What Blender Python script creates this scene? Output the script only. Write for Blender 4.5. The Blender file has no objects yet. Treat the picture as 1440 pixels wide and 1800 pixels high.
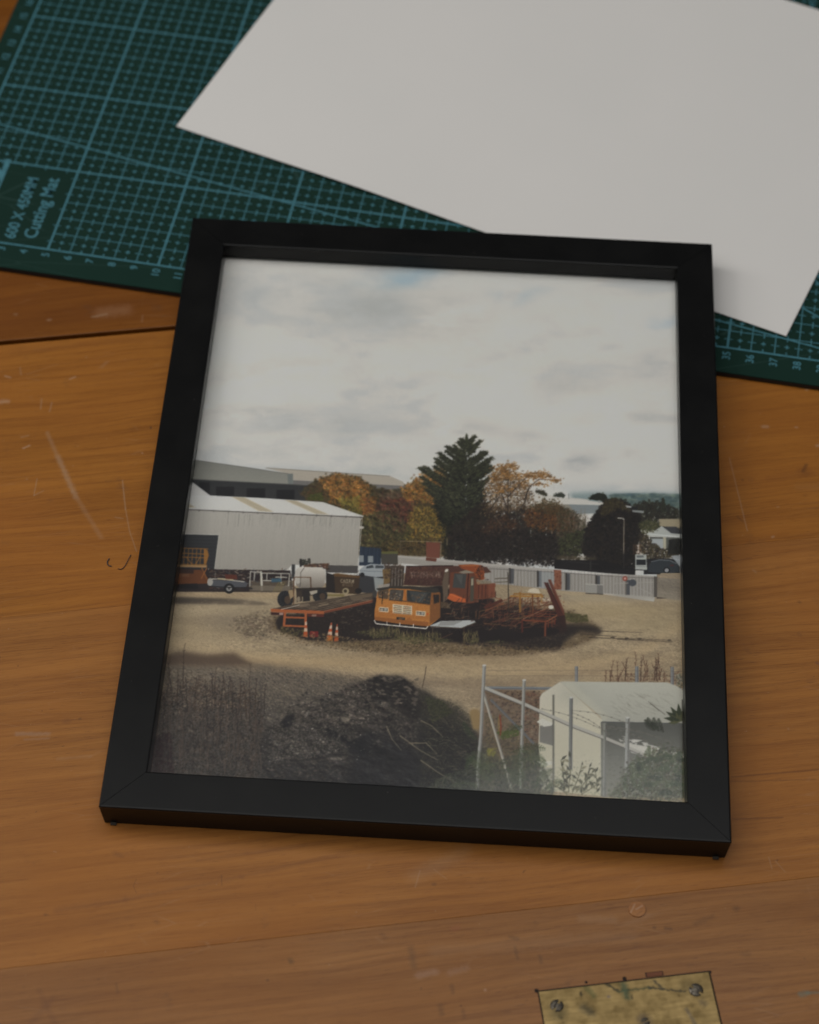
import bpy, bmesh, math
import numpy as np
from mathutils import Vector, Matrix

SC = bpy.context.scene
COL = SC.collection
R = math.radians
CM = 0.01

# ------------------------------------------------------------------ camera, world, lamps, exposure
cam_d = bpy.data.cameras.new('camera')
cam = bpy.data.objects.new('camera', cam_d); COL.objects.link(cam)
cam.location = (0.3240570, -0.6652867, 0.7213283)
cam.rotation_euler = (0.6613819789711367, -0.014336838009846618, 0.18217905831511366)
cam_d.sensor_fit = 'VERTICAL'; cam_d.sensor_height = 36; cam_d.sensor_width = 36
cam_d.lens = 79.6521
cam_d.clip_start = 0.01; cam_d.clip_end = 50
cam_d.dof.use_dof = True
cam_d.dof.focus_distance = 0.865
cam_d.dof.aperture_fstop = 9.5
SC.camera = cam

w = bpy.data.worlds.new('World'); SC.world = w; w.use_nodes = True
w.node_tree.nodes['Background'].inputs[0].default_value = (0.8, 0.85, 0.9, 1)
w.node_tree.nodes['Background'].inputs[1].default_value = 0.05


def area(name, loc, target, sx, sy, power, col):
    d = bpy.data.lights.new(name, 'AREA'); d.shape = 'RECTANGLE'; d.size = sx; d.size_y = sy
    d.energy = power; d.color = col
    o = bpy.data.objects.new(name, d); COL.objects.link(o); o.location = loc
    o.rotation_euler = (Vector(target) - Vector(loc)).to_track_quat('-Z', 'Y').to_euler()
    return o


# a tall window beyond the upper left corner of the table, and the pale ceiling it lights above the viewer
area('window_light', (-1.7, 0.05, 1.5), (0.22, -0.15, 0), 0.9, 1.2, 12, (1.0, 0.98, 0.94))
area('ceiling_light', (-0.25, -0.30, 1.5), (-0.25, -0.30, 0), 2.0, 1.6, 15.2, (1.0, 0.985, 0.95))
sky_l = area('skylight', (0.67, 0.45, 1.95), (0.67, 0.45, 0), 1.55, 1.1, 2.7, (0.97, 0.985, 1.0)); sky_l.data.shape = 'ELLIPSE'

vs = SC.view_settings
vs.view_transform = 'Standard'; vs.look = 'None'; vs.exposure = 0; vs.gamma = 1; vs.use_curve_mapping = False


# ------------------------------------------------------------------ helpers
def lin(c):
    c = np.asarray(c, float) / 255.
    return np.where(c <= .04045, c / 12.92, ((c + .055) / 1.055) ** 2.4)


def empty(name, loc, rot, label, cat):
    o = bpy.data.objects.new(name, None); COL.objects.link(o)
    o.location = loc; o.rotation_euler = rot; o.empty_display_size = .05
    o['label'] = label; o['category'] = cat
    return o


def link_bm(name, bm, mat, parent=None, smooth=False):
    me = bpy.data.meshes.new(name); bm.to_mesh(me); bm.free()
    if mat: me.materials.append(mat)
    if smooth:
        for p in me.polygons: p.use_smooth = True
    o = bpy.data.objects.new(name, me); COL.objects.link(o)
    if parent: o.parent = parent
    return o


def bm_box(x0, y0, z0, x1, y1, z1, bev=0., seg=2, bm=None):
    own = bm or bmesh.new()
    b = bmesh.new()
    bmesh.ops.create_cube(b, size=1)
    for v in b.verts:
        v.co = Vector(((x0 + x1) / 2 + v.co.x * (x1 - x0), (y0 + y1) / 2 + v.co.y * (y1 - y0), (z0 + z1) / 2 + v.co.z * (z1 - z0)))
    if bev: bmesh.ops.bevel(b, geom=b.edges[:], offset=bev, segments=seg, affect='EDGES', profile=.5)
    me = bpy.data.meshes.new('t'); b.to_mesh(me); b.free(); own.from_mesh(me); bpy.data.meshes.remove(me)
    return own


class N:
    """small node-tree writer"""
    def __init__(s, name, group=False):
        if group:
            s.t = bpy.data.node_groups.new(name, 'ShaderNodeTree')
        else:
            s.m = bpy.data.materials.new(name); s.m.use_nodes = True; s.t = s.m.node_tree; s.t.nodes.clear()
            s.out = s.t.nodes.new('ShaderNodeOutputMaterial')

    def n(s, typ, ins=None, **kw):
        nd = s.t.nodes.new(typ)
        for k, v in kw.items(): setattr(nd, k, v)
        for k, v in (ins or {}).items():
            if hasattr(v, 'is_output') or isinstance(v, bpy.types.NodeSocket): s.t.links.new(v, nd.inputs[k])
            else: nd.inputs[k].default_value = v
        return nd

    def math(s, op, a, b=0., c=0., clamp=False):
        nd = s.n('ShaderNodeMath', {0: a, 1: b, 2: c}, operation=op); nd.use_clamp = clamp
        return nd.outputs[0]

    def mapr(s, v, a, b, c=0., d=1.):
        return s.n('ShaderNodeMapRange', {0: v, 1: a, 2: b, 3: c, 4: d}).outputs[0]

    def mix(s, f, a, b, blend='MIX'):
        nd = s.n('ShaderNodeMix', data_type='RGBA', blend_type=blend)
        for i, v in ((0, f), (6, a), (7, b)):
            if isinstance(v, bpy.types.NodeSocket): s.t.links.new(v, nd.inputs[i])
            else: nd.inputs[i].default_value = v if i == 0 else (tuple(v) + (1,))[:4]
        return nd.outputs[2]

    def noise(s, vec, scale, detail=4, rough=.5, dist=0.):
        return s.n('ShaderNodeTexNoise', {'Vector': vec, 'Scale': scale, 'Detail': detail, 'Roughness': rough, 'Distortion': dist})

    def mapping(s, vec, scale=(1, 1, 1), loc=(0, 0, 0), rot=(0, 0, 0)):
        return s.n('ShaderNodeMapping', {'Vector': vec, 'Scale': scale, 'Location': loc, 'Rotation': rot}).outputs[0]

    def bsdf(s, **ins):
        nd = s.n('ShaderNodeBsdfPrincipled')
        for k, v in ins.items():
            k = k.replace('_', ' ')
            if isinstance(v, bpy.types.NodeSocket): s.t.links.new(v, nd.inputs[k])
            else: nd.inputs[k].default_value = (tuple(v) + (1,))[:4] if k in ('Base Color', 'Coat Tint') else v
        return nd

    def done(s, sh):
        s.t.links.new(sh, s.out.inputs[0]); return s.m

    def bump(s, h, st, dist=.0005):
        return s.n('ShaderNodeBump', {'Height': h, 'Strength': st, 'Distance': dist}).outputs[0]


# node group: soft mask around a segment A-B (object coordinates, metres)
def seg_group():
    g = N('stroke_mask', True)
    I = g.t.interface
    for nm, tp in (('Vector', 'NodeSocketVector'), ('A', 'NodeSocketVector'), ('B', 'NodeSocketVector'), ('Width', 'NodeSocketFloat'), ('Soft', 'NodeSocketFloat')):
        I.new_socket(nm, in_out='INPUT', socket_type=tp)
    I.new_socket('Mask', in_out='OUTPUT', socket_type='NodeSocketFloat')
    gi = g.t.nodes.new('NodeGroupInput'); go = g.t.nodes.new('NodeGroupOutput')
    V = lambda op, a, b=None: g.n('ShaderNodeVectorMath', {0: a} if b is None else {0: a, 1: b}, operation=op)
    nz = g.noise(gi.outputs['Vector'], 900, 2)
    off = V('SCALE', V('SUBTRACT', nz.outputs['Color'], (.5, .5, .5)).outputs[0]); g.t.links.new(gi.outputs['Soft'], off.inputs['Scale'])
    p = V('ADD', gi.outputs['Vector'], off.outputs[0]).outputs[0]
    p = V('MULTIPLY', p, (1, 1, 0)).outputs[0]
    pa = V('SUBTRACT', p, gi.outputs['A']).outputs[0]; ba = V('SUBTRACT', gi.outputs['B'], gi.outputs['A']).outputs[0]
    h = g.math('DIVIDE', V('DOT_PRODUCT', pa, ba).outputs['Value'], V('DOT_PRODUCT', ba, ba).outputs['Value'], clamp=True)
    sc = V('SCALE', ba); g.t.links.new(h, sc.inputs['Scale'])
    d = V('LENGTH', V('SUBTRACT', pa, sc.outputs[0]).outputs[0]).outputs['Value']
    m = g.n('ShaderNodeMapRange', {0: d, 1: gi.outputs['Width'], 2: 0., 3: 0., 4: 1.}, interpolation_type='SMOOTHSTEP').outputs[0]
    g.t.links.new(m, go.inputs[0])
    return g.t


SEG = seg_group()


def wood_material(name, tone, marks):
    """tone: colour multiplier; marks: (a, b, width cm, strength, colour)"""
    g = N(name)
    tc = g.n('ShaderNodeTexCoord').outputs['Object']
    warp = g.noise(g.mapping(tc, (5, 22, 1)), 1.0, 3, .5)
    wv = g.n('ShaderNodeVectorMath', {0: warp.outputs['Color'], 1: (0, .016, 0)}, operation='MULTIPLY').outputs[0]
    p = g.n('ShaderNodeVectorMath', {0: tc, 1: wv}, operation='ADD').outputs[0]
    big = g.noise(g.mapping(p, (6, 90, 1)), 1.0, 3, .55).outputs[0]
    mid = g.noise(g.mapping(p, (14, 420, 1)), 1.0, 4, .6).outputs[0]
    fine = g.noise(g.mapping(p, (70, 2200, 1)), 1.0, 3, .65).outputs[0]
    pore = g.noise(g.mapping(p, (160, 3000, 1), (3, 1, 0)), 1.0, 2, .6).outputs[0]
    cloud = g.noise(g.mapping(tc, (9, 12, 1)), 1.0, 4, .55).outputs[0]
    dirt = g.noise(g.mapping(tc, (60, 70, 1)), 1.0, 5, .65).outputs[0]
    T = np.array(tone)
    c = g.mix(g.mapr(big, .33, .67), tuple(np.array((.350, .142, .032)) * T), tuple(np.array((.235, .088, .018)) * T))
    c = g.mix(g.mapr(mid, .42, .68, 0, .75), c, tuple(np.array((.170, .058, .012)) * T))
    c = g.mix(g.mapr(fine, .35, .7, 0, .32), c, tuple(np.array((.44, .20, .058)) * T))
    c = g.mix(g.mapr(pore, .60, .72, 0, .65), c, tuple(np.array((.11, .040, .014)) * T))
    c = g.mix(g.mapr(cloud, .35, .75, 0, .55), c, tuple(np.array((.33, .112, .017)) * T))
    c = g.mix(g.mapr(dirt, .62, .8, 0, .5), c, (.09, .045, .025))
    speck = g.noise(tc, 420, 2, .5).outputs[0]
    c = g.mix(g.mapr(speck, .735, .78, 0, .35), c, (.42, .27, .16))
    spd = g.noise(g.mapping(tc, (1, 1, 1), (2, 5, 0)), 260, 2, .5).outputs[0]
    c = g.mix(g.mapr(spd, .745, .79, 0, .6), c, (.06, .03, .018))
    # hair-fine random scratches
    sv = g.n('ShaderNodeTexVoronoi', {'Vector': g.mapping(tc, (24, 240, 1), (0, 0, 0), (0, 0, 1.1)), 'Scale': 1.0}, feature='DISTANCE_TO_EDGE').outputs[0]
    sm = g.math('MULTIPLY', g.mapr(sv, .0, .018, 1, 0), g.mapr(g.noise(tc, 30, 2).outputs[0], .5, .68, 0, .22))
    c = g.mix(sm, c, (.42, .26, .15))
    for a, b, wd, st, col in marks:
        b = (b[0] + .001, b[1])
        nd = g.n('ShaderNodeGroup'); nd.node_tree = SEG
        g.t.links.new(tc, nd.inputs[0]); nd.inputs[1].default_value = (a[0] * CM, a[1] * CM, 0); nd.inputs[2].default_value = (b[0] * CM, b[1] * CM, 0)
        nd.inputs[3].default_value = wd * CM; nd.inputs[4].default_value = min(wd * CM * .9, .004)
        c = g.mix(g.math('MULTIPLY', nd.outputs[0], st * .6), c, col)
    rg = g.mapr(cloud, .3, .7, .34, .50)
    b = g.bump(g.math('ADD', fine, g.math('MULTIPLY', mid, .6)), .22, .00025)
    sh = g.bsdf(Base_Color=c, Roughness=rg, Normal=b, Specular_IOR_Level=.26)
    return g.done(sh.outputs[0])


WT, DK, GN, PL = (.52, .36, .25), (.05, .028, .018), (.14, .17, .13), (.36, .20, .125)
DUST = (.40, .27, .17)
M_UP = [((6.9, -5.35), (7.9, -5.3), .55, .35, (.42, .24, .14)), ((6.5, -5.55), (7.1, -5.45), .10, .55, DUST), ((4.6, -5.5), (4.7, -5.5), .12, .5, DUST), ((3.2, -5.0), (3.25, -5.02), .12, .4, DUST), ((8.6, -6.1), (8.65, -5.7), .05, .4, DUST)]
M_MID = [((4.35, -11.85), (5.26, -15.07), .16, .40, DUST), ((4.75, -13.2), (5.4, -15.4), .20, .42, DUST), ((5.26, -15.07), (6.29, -17.55), .17, .30, DUST),
         ((7.29, -14.74), (7.33, -16.22), .06, .6, DUST), ((7.33, -16.22), (7.43, -17.37), .05, .5, DUST), ((7.43, -17.37), (7.65, -18.43), .05, .5, DUST), ((6.9, -16.6), (7.2, -16.7), .06, .45, DUST),
         ((3.85, -14.24), (3.7, -15.09), .045, .6, DUST), ((3.7, -15.09), (4.09, -14.89), .045, .6, DUST), ((2.3, -9.9), (2.75, -9.93), .20, .55, WT), ((3.35, -12.55), (3.6, -12.45), .09, .6, WT),
         ((5.4, -9.0), (5.62, -8.9), .08, .5, WT), ((3.34, -8.1), (3.36, -8.5), .07, .4, DUST), ((4.18, -9.95), (4.12, -10.5), .07, .45, DUST), ((4.6, -10.2), (4.48, -10.7), .07, .45, DUST),
         ((2.71, -8.51), (2.9, -8.6), .09, .5, WT), ((6.12, -7.84), (6.15, -7.84), .08, .4, DUST), ((8.17, -13.38), (8.18, -13.4), .07, .5, WT), ((3.3, -11.95), (3.55, -11.9), .09, .4, DUST),
         ((3, -7.1), (9, -7.0), .35, .28, (.20, .07, .02)),
         ((32.14, -16.54), (32.09, -18.32), .05, .45, DUST), ((32.09, -18.32), (32.03, -20.35), .05, .55, DUST), ((35.01, -17.66), (35.05, -17.68), .45, .55, (.13, .042, .012)), ((35.0, -17.6), (35.2, -17.3), .13, .8, (.06, .025, .012)),
         ((33.5, -17.8), (35.4, -17.75), .25, .35, (.16, .05, .013)), ((34.6, -18.4), (35.9, -18.5), .3, .3, (.36, .17, .06)), ((32.42, -17.76), (32.43, -17.76), .09, .6, DK), ((32.97, -20.77), (33.0, -20.75), .1, .5, WT), ((31.95, -19.85), (31.8, -19.6), .09, .5, DK),
         ((33.9, -15.06), (34.1, -15.1), .14, .45, WT), ((35.24, -15.25), (35.3, -15.27), .08, .5, WT), ((35.89, -16.35), (36.3, -16.3), .12, .5, WT), ((36.2, -13.3), (36.5, -13.1), .12, .5, WT), ((33.52, -19.3), (33.55, -19.3), .08, .45, DUST)]
M_LOW = [((2.72, -26.41), (3.88, -26.56), .16, .55, (.36, .25, .18)), ((3.0, -26.7), (3.9, -26.75), .09, .35, (.36, .25, .18)), ((4.54, -26.07), (4.6, -26.07), .22, .45, (.12, .045, .02)), ((5.07, -26.04), (5.1, -26.04), .09, .6, DK),
         ((6.14, -24.89), (6.2, -24.9), .12, .35, (.12, .05, .02)), ((4.2, -27.69), (5.4, -27.72), .12, .22, DUST), ((3.93, -33.97), (6.34, -33.84), .22, .40, (.13, .05, .022)), ((6.34, -33.84), (10.53, -33.45), .15, .45, (.13, .05, .022)), ((10.53, -33.45), (14.5, -32.9), .16, .30, (.13, .05, .022)),
         ((6.79, -33.07), (6.67, -33.34), .03, .5, DK), ((6.67, -33.34), (6.76, -33.64), .03, .5, DK), ((3.5, -34.09), (3.55, -34.1), .09, .6, DK), ((9.82, -33.3), (9.80, -33.7), .04, .5, DK), ((7.39, -34.85), (7.42, -34.9), .16, .35, DK), ((10.91, -34.84), (10.92, -34.6), .03, .4, DK),
         ((31.17, -21.76), (30.89, -21.49), .05, .5, DK), ((31.17, -21.76), (31.9, -21.7), .05, .4, DK), ((33.27, -24.03), (33.29, -24.05), .12, .6, DK), ((32.9, -25.54), (32.95, -25.6), .14, .35, DK), ((33.27, -26.95), (33.4, -27), .12, .5, (.06, .03, .05)),
         ((28.9, -31.54), (32.16, -31.63), .06, .6, (.08, .03, .014)), ((28.76, -31.73), (31.97, -32.03), .07, .5, (.08, .03, .014)), ((28.54, -33.3), (30.36, -33.46), .07, .6, (.08, .03, .014)), ((31.47, -29.74), (31.48, -29.75), .08, .4, DUST), ((31.83, -22.32), (31.9, -22.4), .1, .4, DUST),
         ((29.49, -35.0), (29.5, -35.5), .035, .5, DUST), ((29.7, -35.2), (29.94, -35.67), .035, .45, DUST), ((16.64, -34.64), (16.9, -34.0), .05, .4, DUST), ((17.8, -34.44), (17.4, -34.0), .04, .35, DUST), ((16.7, -34.2), (18.6, -33.4), .5, .22, DUST),
         ((17.31, -34.59), (17.35, -34.6), .12, .6, DK), ((9, -32.6), (14, -32.4), .1, .35, (.15, .06, .025)), ((22, -34.6), (29, -34.3), .12, .25, (.15, .06, .025)), ((6.54, -18.73), (6.55, -18.8), .01, .0, DK)]
M_FRONT = [((11.92, -36.92), (11.95, -37.0), .17, .8, (.07, .045, .02)), ((5.86, -37.1), (5.9, -37.4), .10, .35, DK), ((3.65, -37.35), (2.81, -38.3), .25, .4, (.13, .05, .025)), ((11.06, -37.58), (11.08, -37.6), .07, .8, DK),
           ((24.81, -37.28), (24.83, -37.28), .10, .7, DK), ((25.2, -37.35), (25.4, -37.4), .10, .7, DK), ((26.3, -37.3), (26.95, -37.1), .18, .4, DK), ((27.83, -36.9), (27.9, -36.9), .17, .6, DK), ((19.7, -37.0), (19.95, -37.1), .13, .5, DK), ((19.8, -37.4), (19.83, -37.85), .10, .45, DK),
           ((20.62, -37.85), (20.62, -38.1), .13, .5, DK), ((17.77, -36.43), (17.9, -36.4), .22, .4, (.30, .09, .05)), ((16.28, -38.07), (16.9, -38.0), .22, .5, (.40, .25, .18)), ((17.4, -38.1), (18.0, -38.0), .22, .35, (.38, .24, .17)), ((16.89, -39.3), (16.9, -39.6), .18, .5, DK),
           ((17.64, -39.55), (17.64, -39.8), .12, .4, DK), ((17.39, -38.6), (17.4, -38.85), .14, .45, DK), ((16.18, -37.0), (16.18, -37.7), .22, .55, (.09, .055, .03)), ((18.51, -38.89), (18.52, -38.9), .08, .6, WT), ((27.74, -38.68), (27.9, -38.7), .2, .35, DK),
           ((29.35, -40.43), (29.6, -40.41), .17, .9, GN), ((29.6, -40.4), (30.05, -40.44), .10, .8, GN), ((24.35, -36.5), (24.36, -36.5), .47, .45, (.16, .065, .03)), ((22.3, -36.6), (23.48, -36.8), .25, .25, DUST), ((17, -37.2), (24, -37.5), .4, .16, DUST), ((3.2, -37), (4.2, -39.5), .18, .35, (.13, .05, .025))]

# ------------------------------------------------------------------ the table
GA = R(18)                                        # direction of its boards
table = empty('wooden_table', (0, 0, 0), (0, 0, GA), 'worn honey-brown wooden work table of long boards lying under everything else', 'table')
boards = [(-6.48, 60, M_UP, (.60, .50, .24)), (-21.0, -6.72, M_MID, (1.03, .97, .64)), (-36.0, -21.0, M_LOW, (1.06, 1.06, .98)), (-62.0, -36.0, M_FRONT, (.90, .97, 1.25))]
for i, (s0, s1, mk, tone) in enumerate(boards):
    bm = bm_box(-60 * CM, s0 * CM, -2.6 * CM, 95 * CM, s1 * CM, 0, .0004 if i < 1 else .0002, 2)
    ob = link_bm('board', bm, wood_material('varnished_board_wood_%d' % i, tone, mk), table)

# round wood plug set in the front board
pm = wood_material('plug_wood', (1.1, 1.15, 1.5), [((24.1, -36.6), (24.3, -36.3), .05, .6, WT), ((24.3, -36.5), (24.55, -36.4), .05, .6, WT), ((24.3, -36.7), (24.5, -36.6), .04, .5, DK)])
bm = bmesh.new(); bmesh.ops.create_cone(bm, cap_ends=True, segments=40, radius1=.0032, radius2=.0030, depth=.0012, matrix=Matrix.Translation((24.35 * CM, -36.5 * CM, -.00015)))
link_bm('wood_plug', bm, pm, table)

# brass plate with slotted screws
g = N('tarnished_brass'); tc = g.n('ShaderNodeTexCoord').outputs['Object']
n1 = g.noise(tc, 170, 5, .65).outputs[0]; n2 = g.noise(g.mapping(tc, (60, 900, 1)), 1, 3, .6).outputs[0]; n3 = g.noise(g.mapping(tc, (1, 1, 1), (4, 2, 0)), 260, 4, .6).outputs[0]
c = g.mix(g.mapr(n2, .35, .7), (.235, .160, .062), (.31, .215, .085))
c = g.mix(g.mapr(n1, .50, .68, 0, .75), c, (.20, .135, .05))
c = g.mix(g.mapr(n3, .64, .72, 0, .85), c, (.045, .035, .02))
for a, b, wd, st, col in [((22.7, -39.2), (23.1, -39.55), .08, .85, (.03, .03, .02)), ((23.1, -39.55), (24.2, -39.55), .09, .7, (.03, .05, .03)), ((24.2, -39.55), (25.4, -39.85), .07, .85, (.03, .03, .025)), ((23.3, -39.3), (23.35, -39.8), .22, .75, (.04, .075, .045)), ((22.0, -39.25), (22.2, -39.6), .2, .6, (.07, .08, .03)),
                          ((21.8, -40.0), (22.0, -40.2), .3, .75, (.06, .05, .03)), ((20.9, -39.95), (20.9, -40.1), .5, .6, (.07, .06, .03)), ((25.5, -39.7), (25.8, -39.8), .5, .45, (.12, .09, .04)), ((23.75, -40.7), (23.8, -40.8), .38, .75, (.08, .06, .05)), ((25.9, -40.3), (25.95, -40.35), .22, .6, (.08, .06, .04)),
                          ((25.3, -40.5), (25.5, -41.2), .13, .6, (.08, .07, .06)), ((22.7, -39.7), (22.75, -39.7), .1, .8, (.1, .08, .09)), ((24.4, -39.3), (24.6, -39.6), .09, .8, (.03, .03, .025))]:
    nd = g.n('ShaderNodeGroup'); nd.node_tree = SEG
    g.t.links.new(tc, nd.inputs[0]); nd.inputs[1].default_value = (a[0] * CM, a[1] * CM, 0); nd.inputs[2].default_value = ((b[0] + .001) * CM, b[1] * CM, 0)
    nd.inputs[3].default_value = wd * CM; nd.inputs[4].default_value = .0018
    c = g.mix(g.math('MULTIPLY', nd.outputs[0], st), c, col)
brass = g.done(g.bsdf(Base_Color=c, Metallic=.75, Roughness=g.mapr(n1, .35, .65, .34, .6), Normal=g.bump(n1, .25, .0002)).outputs[0])
bm = bm_box(20.35 * CM, -44.5 * CM, -.0010, 26.37 * CM, -39.2 * CM, .0004, .00025, 2)
plate = link_bm('brass_plate', bm, brass, table); plate['label'] = 'tarnished brass plate let into the front board'
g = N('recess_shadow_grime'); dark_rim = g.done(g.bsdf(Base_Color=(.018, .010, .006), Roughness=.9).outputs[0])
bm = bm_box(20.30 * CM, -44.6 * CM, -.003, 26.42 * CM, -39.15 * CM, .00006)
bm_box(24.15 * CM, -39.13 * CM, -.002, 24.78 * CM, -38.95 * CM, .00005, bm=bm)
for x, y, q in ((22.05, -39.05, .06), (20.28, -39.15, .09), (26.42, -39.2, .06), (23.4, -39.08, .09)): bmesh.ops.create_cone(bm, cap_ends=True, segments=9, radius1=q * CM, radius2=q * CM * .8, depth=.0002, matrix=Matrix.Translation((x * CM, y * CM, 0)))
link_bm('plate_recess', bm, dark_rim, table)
g = N('notch_wood'); tc = g.n('ShaderNodeTexCoord').outputs['Object']; notch = g.done(g.bsdf(Base_Color=g.mix(g.noise(g.mapping(tc, (100, 1800, 1)), 1).outputs[0], (.09, .028, .010), (.20, .06, .02)), Roughness=.7).outputs[0])
bm = bm_box(24.19 * CM, -39.12 * CM, -.001, 24.75 * CM, -38.97 * CM, .00012); link_bm('chipped_notch', bm, notch, table)
g = N('old_steel'); tc = g.n('ShaderNodeTexCoord').outputs['Object']; nn = g.noise(tc, 900, 4, .6).outputs[0]
steel = g.done(g.bsdf(Base_Color=g.mix(g.mapr(nn, .4, .65), (.16, .14, .11), (.05, .04, .035)), Metallic=.8, Roughness=g.mapr(nn, .35, .65, .35, .65)).outputs[0])
for (x, y, ang, rr) in [(20.88, -39.81, .9, .235), (25.78, -39.83, 2.3, .25), (23.80, -40.78, .3, .16)]:
    bm = bmesh.new(); bmesh.ops.create_uvsphere(bm, u_segments=36, v_segments=18, radius=rr * CM)
    for v in bm.verts: v.co.z = max(v.co.z, 0) * .28
    q = math.radians(math.degrees(ang)); ca, sa = math.cos(q), math.sin(q)
    # the slot: cut two bands and push them down
    for off in (-.05, -.036, .036, .05):
        bmesh.ops.bisect_plane(bm, geom=bm.verts[:] + bm.edges[:] + bm.faces[:], plane_co=(-sa * off * CM, ca * off * CM, 0), plane_no=(-sa, ca, 0))
    for v in bm.verts:
        d = abs(-sa * v.co.x + ca * v.co.y)
        if d < .040 * CM: v.co.z -= .0006
    for v in bm.verts: v.co += Vector((x * CM, y * CM, .0004))
    link_bm('screw', bm, steel, plate, True)

# ------------------------------------------------------------------ cutting mat
ZM = .003                                          # its upper face
mat_o = empty('cutting_mat', (0, 0, 0), (0, 0, 0), 'dark green self-healing cutting mat with pale blue centimetre grid, partly under the paper', 'cutting mat')
g = N('green_mat_vinyl'); tc = g.n('ShaderNodeTexCoord').outputs['Object']; nn = g.noise(tc, 26, 4).outputs[0]; n2 = g.noise(tc, 2500, 2).outputs[0]
c = g.mix(nn, (.0065, .026, .0195), (.0095, .033, .024))
cutv = g.n('ShaderNodeTexVoronoi', {'Vector': g.mapping(tc, (9, 60, 1), (0, 0, 0), (0, 0, .4)), 'Scale': 1.0}, feature='DISTANCE_TO_EDGE').outputs[0]
c = g.mix(g.mapr(cutv, 0, .006, .35, 0), c, (.05, .10, .09))
vinyl = g.done(g.bsdf(Base_Color=c, Roughness=.7, Specular_IOR_Level=.12, Normal=g.bump(n2, .3, .0001)).outputs[0])
g = N('dark_mat_core'); core = g.done(g.bsdf(Base_Color=(.012, .012, .013), Roughness=.6).outputs[0])
link_bm('mat_base', bm_box(-2.0 * CM + .009, -1.42 * CM, .0001, 61.1 * CM, 46.4 * CM, ZM - .0005, .0003), core, mat_o)
link_bm('mat_surface', bm_box(-2.0 * CM + .009, -1.42 * CM, ZM - .00049, 61.1 * CM, 46.4 * CM, ZM, .0001), vinyl, mat_o)
g = N('pale_blue_print'); tc = g.n('ShaderNodeTexCoord').outputs['Object']; nn = g.noise(tc, 300, 3).outputs[0]
blue = g.done(g.bsdf(Base_Color=g.mix(g.mapr(nn, .35, .7), (.055, .20, .25), (.038, .15, .19)), Roughness=.75).outputs[0])
ink = []                                            # quads of printed ink


def stroke(x0, y0, x1, y1, w):
    d = math.hypot(x1 - x0, y1 - y0); nx, ny = -(y1 - y0) / d * w / 2, (x1 - x0) / d * w / 2
    ink.append([(x0 + nx, y0 + ny), (x1 + nx, y1 + ny), (x1 - nx, y1 - ny), (x0 - nx, y0 - ny)])


def grid_lines():
    NX, NY = 60, 45
    inbox = lambda x, y: x < 5 and y < 5
    for i in range(0, NX + 1):
        y0 = 5 if 0 < i < 5 else 0
        stroke(i, y0, i, NY, .09 if i % 5 == 0 else .042)
    for j in range(0, NY + 1):
        x0 = 5 if 0 < j < 5 else 0
        stroke(x0, j, NX, j, .09 if j % 5 == 0 else .042)
    ax = min(NX, 44); ay = 32
    for i in range(ax):
        for j in range(ay):
            if inbox(i, j): continue
            cx, cy = i + .5, j + .5
            stroke(cx - .11, cy, cx + .11, cy, .05); stroke(cx, cy - .11, cx, cy + .11, .05)      # cross in the cell
            stroke(i - .18 if i else 0, cy, i + .18, cy, .04)                                      # ticks on the lines
            if j: stroke(cx, j - .18, cx, j + .18, .045)
            else: stroke(cx, 0, cx, .2, .05)
    for a in (9.8, 30, 45, 60, 75):                    # angle lines fan out from one point on the lower border
        t = math.tan(R(a)); L = min(43.1, 45 / t); stroke(43.1, 0, 43.1 - L, L * t, .075)


grid_lines()


def ink_mesh(name, z):
    bm = bmesh.new()
    for q in ink: bm.faces.new([bm.verts.new((x * CM, y * CM, z)) for x, y in q])
    for f in bm.faces:
        if f.normal.z < 0: f.normal_flip()
    bm.normal_update()
    return link_bm(name, bm, blue, mat_o)


# overlapping strokes must not share a plane: three thin layers of ink
allink = ink; order = {'v': [], 'h': [], 'd': []}
for q in allink:
    dx = abs(q[1][0] - q[0][0]); dy = abs(q[1][1] - q[0][1])
    order['v' if dx < 1e-6 else 'h' if dy < 1e-6 else 'd'].append(q)
bm = bmesh.new()
for k, zz in (('v', ZM + .00003), ('h', ZM + .00006), ('d', ZM + .00009)):
    for q in order[k]: bm.faces.new([bm.verts.new((x * CM, y * CM, zz)) for x, y in q])
bm.normal_update()
for f in bm.faces:
    if f.normal.z < 0: f.normal_flip()
link_bm('printed_grid', bm, blue, mat_o)


def lettering(items, name):
    """items: (text, x, y, cap height cm, x stretch); the writing runs up the mat, tops of the letters to the left"""
    bm = bmesh.new()
    for s, x, y, h, st, al in items:
        cu = bpy.data.curves.new('t', 'FONT'); cu.body = s; cu.size = h / .69 * CM; cu.resolution_u = 3; cu.align_x = al; cu.offset = h * CM * .022
        to = bpy.data.objects.new('t', cu); COL.objects.link(to)
        dg = bpy.context.evaluated_depsgraph_get()
        me = bpy.data.meshes.new_from_object(to.evaluated_get(dg))
        b = bmesh.new(); b.from_mesh(me)
        for v in b.verts:
            u, w_ = v.co.x * st, v.co.y
            v.co = Vector((x * CM - w_, y * CM + u, ZM + .00005))
        m2 = bpy.data.meshes.new('t'); b.to_mesh(m2); bm.from_mesh(m2); b.free()
        bpy.data.objects.remove(to); bpy.data.curves.remove(cu); bpy.data.meshes.remove(me); bpy.data.meshes.remove(m2)
    return link_bm(name, bm, blue, mat_o)


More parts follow.
